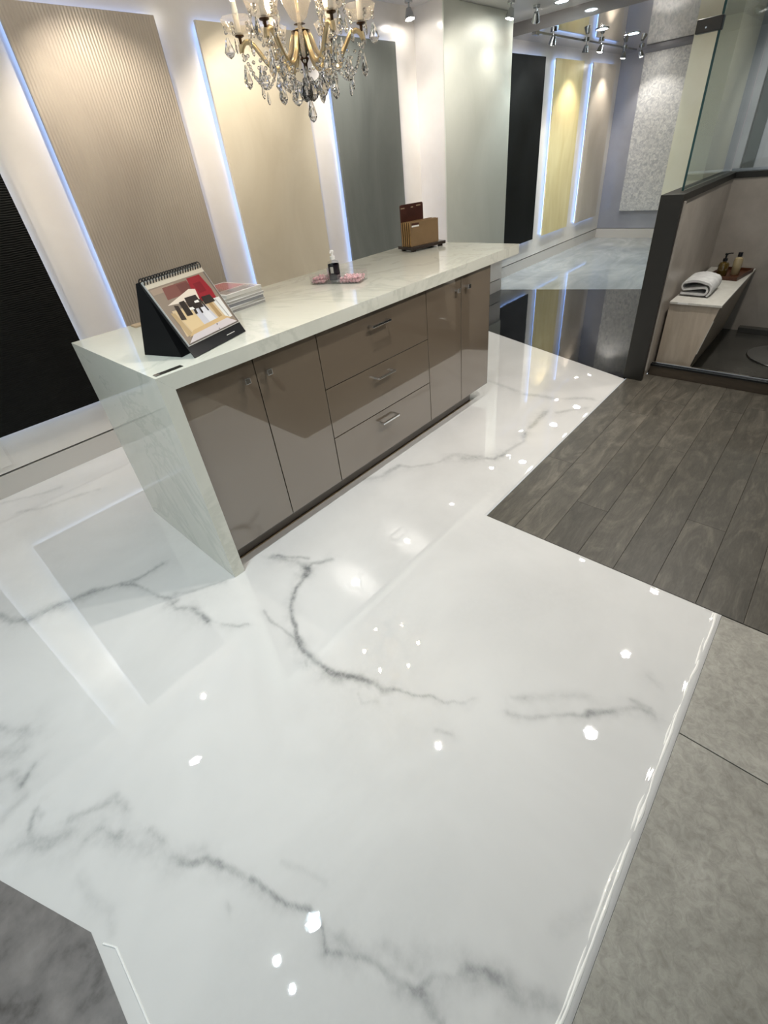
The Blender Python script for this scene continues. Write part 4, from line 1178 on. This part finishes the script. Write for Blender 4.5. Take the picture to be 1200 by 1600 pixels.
# ================================================================== CHANDELIER
HC = Vector((1.085, 0.29, 1.81))
ch = thing('chandelier', (HC.x, HC.y, ZC), 'brass and crystal chandelier with lit candle lamps hanging over the island', 'chandelier')
TC = Matrix.Translation(HC)
part('canopy', MB().lathe([(0.01, 0.545), (0.05, 0.565), (0.06, 0.5895)], 20, T=TC), 'brass', ch, smooth=True)
cm = MB()
for k in range(9):
    z0 = 0.25 + 0.0325 * k
    ring = [TC @ Vector(((0.009 * math.cos(a) if k % 2 else 0), (0 if k % 2 else 0.009 * math.cos(a)), z0 + 0.018 + 0.021 * math.sin(a))) for a in [2 * math.pi * j / 10 for j in range(10)]]
    cm.tube(ring, 0.002, 5, closed=True)
part('chain', cm, 'brass', ch, smooth=True)
part('hub_ball', MB().lathe([(0.006, -0.04), (0.02, -0.036), (0.031, -0.018), (0.033, 0.0), (0.029, 0.018), (0.016, 0.030)], 20, T=TC), 'smoke_glass', ch, smooth=True)
part('hub_core', MB().lathe([(0.006, -0.12), (0.008, -0.06), (0.018, -0.045), (0.014, -0.04), (0.006, -0.038), (0.006, 0.03)], 14, T=TC), 'dark_brass', ch, smooth=True)
part('hub_plate', MB().lathe([(0.010, 0.024), (0.034, 0.026), (0.036, 0.034), (0.012, 0.037), (0.008, 0.050), (0.022, 0.053), (0.010, 0.057)], 20, T=TC), 'dark_brass', ch, smooth=True)
part('centre_vase', MB().lathe([(0.012, 0.058), (0.030, 0.07), (0.052, 0.11), (0.060, 0.15), (0.055, 0.185), (0.03, 0.22), (0.026, 0.235), (0.04, 0.25)], 20, T=TC, cap=False), 'tulip', ch, smooth=True)
part('centre_rod', MB().lathe([(0.006, 0.085), (0.006, 0.26)], 8, T=TC), 'brass', ch, smooth=True)

def kite(w, h):
    """faceted almond pendant hanging from z=0 down to -h"""
    mb = MB()
    seg = 8
    rings = [(0.10 * w, -0.02 * h), (0.26 * w, -0.25 * h), (0.5 * w, -0.68 * h), (0.32 * w, -0.88 * h)]
    vs = [(0, 0, 0)]
    for i, (r, z) in enumerate(rings):
        for k in range(seg):
            a = 2 * math.pi * (k + 0.5 * (i % 2)) / seg
            vs.append((r * math.cos(a), 0.45 * r * math.sin(a), z))
    vs.append((0, 0, -h))
    fs = [(0, 1 + k, 1 + (k + 1) % seg) for k in range(seg)]
    for i in range(len(rings) - 1):
        for k in range(seg):
            a, b = 1 + i * seg + k, 1 + i * seg + (k + 1) % seg
            c, d = 1 + (i + 1) * seg + k, 1 + (i + 1) * seg + (k + 1) % seg
            fs += [(a, c, b), (b, c, d)] if i % 2 else [(a, c, d), (a, d, b)]
    e = len(vs) - 1
    fs += [(1 + 3 * seg + k, e, 1 + 3 * seg + (k + 1) % seg) for k in range(seg)]
    mb.add(vs, fs)
    return mb
ME_K = kite(0.048, 0.076).mesh('pendant', 'crystal')
ME_K2 = kite(0.040, 0.062).mesh('pendant', 'crystal')
ME_DROP = kite(0.018, 0.044).mesh('drop', 'crystal')
ME_B = MB().sphere((0, 0, 0), 0.0065, 8, 5).mesh('bead', 'crystal')
def beads(pts, parent):
    for p in pts: inst('bead', ME_B, parent, p)
def hang(p, me, parent, nb=2, rz=0.0):
    p = Vector(p)
    for k in range(nb):
        inst('bead', ME_B, parent, p - Vector((0, 0, 0.008 + 0.013 * k)))
    inst('pendant', me, parent, p - Vector((0, 0, 0.008 + 0.013 * nb)), (0, 0, rz))

RA = 0.23
ends = []
bulb_lights = []
rl = random.Random(11)
for k in range(6):
    a = math.radians(138 + 60 * k)
    d = Vector((math.cos(a), math.sin(a), 0))
    rot = Matrix.Rotation(a, 4, 'Z')
    arm_pts = []
    ctrl = [(0.022, 0.034), (0.036, 0.012), (0.052, -0.028), (0.08, -0.060), (0.112, -0.066), (0.142, -0.048), (0.166, -0.016), (0.188, 0.012), (0.210, 0.019), (0.226, 0.008), (RA + 0.004, -0.008), (RA, 0.014)]
    for i in range(len(ctrl) - 1):
        p0 = ctrl[max(i - 1, 0)]; p1 = ctrl[i]; p2 = ctrl[i + 1]; p3 = ctrl[min(i + 2, len(ctrl) - 1)]
        for j in range(4):
            t_ = j / 4
            q = [0.5 * ((2 * p1[c]) + (-p0[c] + p2[c]) * t_ + (2 * p0[c] - 5 * p1[c] + 4 * p2[c] - p3[c]) * t_ ** 2 + (-p0[c] + 3 * p1[c] - 3 * p2[c] + p3[c]) * t_ ** 3) for c in (0, 1)]
            arm_pts.append(HC + d * q[0] + Vector((0, 0, q[1])))
    arm_pts.append(HC + d * ctrl[-1][0] + Vector((0, 0, ctrl[-1][1])))
    arm = part('arm', MB().tube(arm_pts, 0.0085, 10), 'brass', ch, smooth=True)
    E_ = HC + d * RA + Vector((0, 0, 0.014)); ends.append(E_)
    TE = Matrix.Translation(E_)
    part('arm_collar', MB().lathe([(0.005, -0.004), (0.006, 0.018), (0.017, 0.022), (0.017, 0.026), (0.006, 0.028)], 12, T=TE), 'dark_brass', arm, smooth=True)
    # scalloped glass drip pan
    pan = MB(); seg = 24
    prof = [(0.010, 0.029), (0.032, 0.031), (0.046, 0.042), (0.052, 0.060), (0.056, 0.074)]
    vs_ = []
    for i, (r, z) in enumerate(prof):
        for j in range(seg):
            b = 2 * math.pi * j / seg
            s = 1 + 0.07 * math.cos(8 * b) * i / 4
            vs_.append((r * s * math.cos(b), r * s * math.sin(b), z))
    pan.add(vs_, [(i * seg + j, i * seg + (j + 1) % seg, (i + 1) * seg + (j + 1) % seg, (i + 1) * seg + j) for i in range(4) for j in range(seg)], T=TE)
    part('drip_pan', pan, 'tulip', arm, smooth=True)
    cs = part('candle', MB().lathe([(0.0105, 0.0315), (0.0105, 0.115), (0.008, 0.118)], 14, T=TE), 'white_plastic', ch, smooth=True)
    part('bulb', MB().lathe([(0.007, 0.1185), (0.013, 0.135), (0.012, 0.155), (0.003, 0.178), (0.0005, 0.181)], 14, T=TE), 'bulb', cs, smooth=True)
    # glass scroll between the arms
    sa = a + math.radians(30); sd = Vector((math.cos(sa), math.sin(sa), 0))
    sc_pts = [HC + sd * r + Vector((0, 0, z)) for r, z in ((0.03, 0.03), (0.055, -0.03), (0.09, -0.048), (0.115, -0.015), (0.11, 0.05), (0.085, 0.085), (0.095, 0.105), (0.108, 0.098))]
    part('glass_scroll', MB().tube(sc_pts, [0.007, 0.008, 0.008, 0.0075, 0.007, 0.006, 0.005, 0.004], 8), 'tulip', ch, smooth=True)
    # pendants round the pan, under the arm end and under the lowest point of the arm
    for j in range(5):
        b = 2 * math.pi * j / 5 + a
        hang(E_ + Vector((0.047 * math.cos(b), 0.047 * math.sin(b), 0.058)), ME_DROP if j else ME_K2, ch, 2 + (j % 2), b)
    hang(E_ + Vector((0, 0, -0.01)), ME_K, ch, 3, a + 1.0)
    hang(HC + d * 0.17 + Vector((0, 0, -0.028)), ME_K, ch, 1, a + 0.4)
    hang(HC + d * 0.105 + Vector((0, 0, -0.068)), ME_K, ch, 2, a + 0.9)
    hang(HC + sd * 0.09 + Vector((0, 0, -0.056)), ME_K2, ch, 1, a)
for k in range(6):
    A, B_ = ends[k], ends[(k + 1) % 6]
    A = A + Vector((0, 0, -0.012)); B_ = B_ + Vector((0, 0, -0.012))
    pts = []
    for i in range(1, 16):
        t_ = i / 16
        p = A.lerp(B_, t_); p.z -= 0.11 * 4 * t_ * (1 - t_)
        pts.append(p)
    beads(pts, ch)
    low = A.lerp(B_, 0.5); low.z -= 0.115
    inst('pendant', ME_DROP, ch, low - Vector((0, 0, 0.006)))
    # second swag toward the centre foot
    F = HC + Vector((0, 0, -0.115))
    pts = []
    for i in range(1, 14):
        t_ = i / 14
        p = A.lerp(F, t_); p.z -= 0.05 * 4 * t_ * (1 - t_)
        pts.append(p)
    beads(pts, ch)
for k in range(6):
    b = 2 * math.pi * k / 6
    inst('pendant', ME_K, ch, HC + Vector((0.016 * math.cos(b), 0.016 * math.sin(b), -0.10)), (0, 0, b))
hang(HC + Vector((0, 0, -0.12)), ME_K, ch, 3)
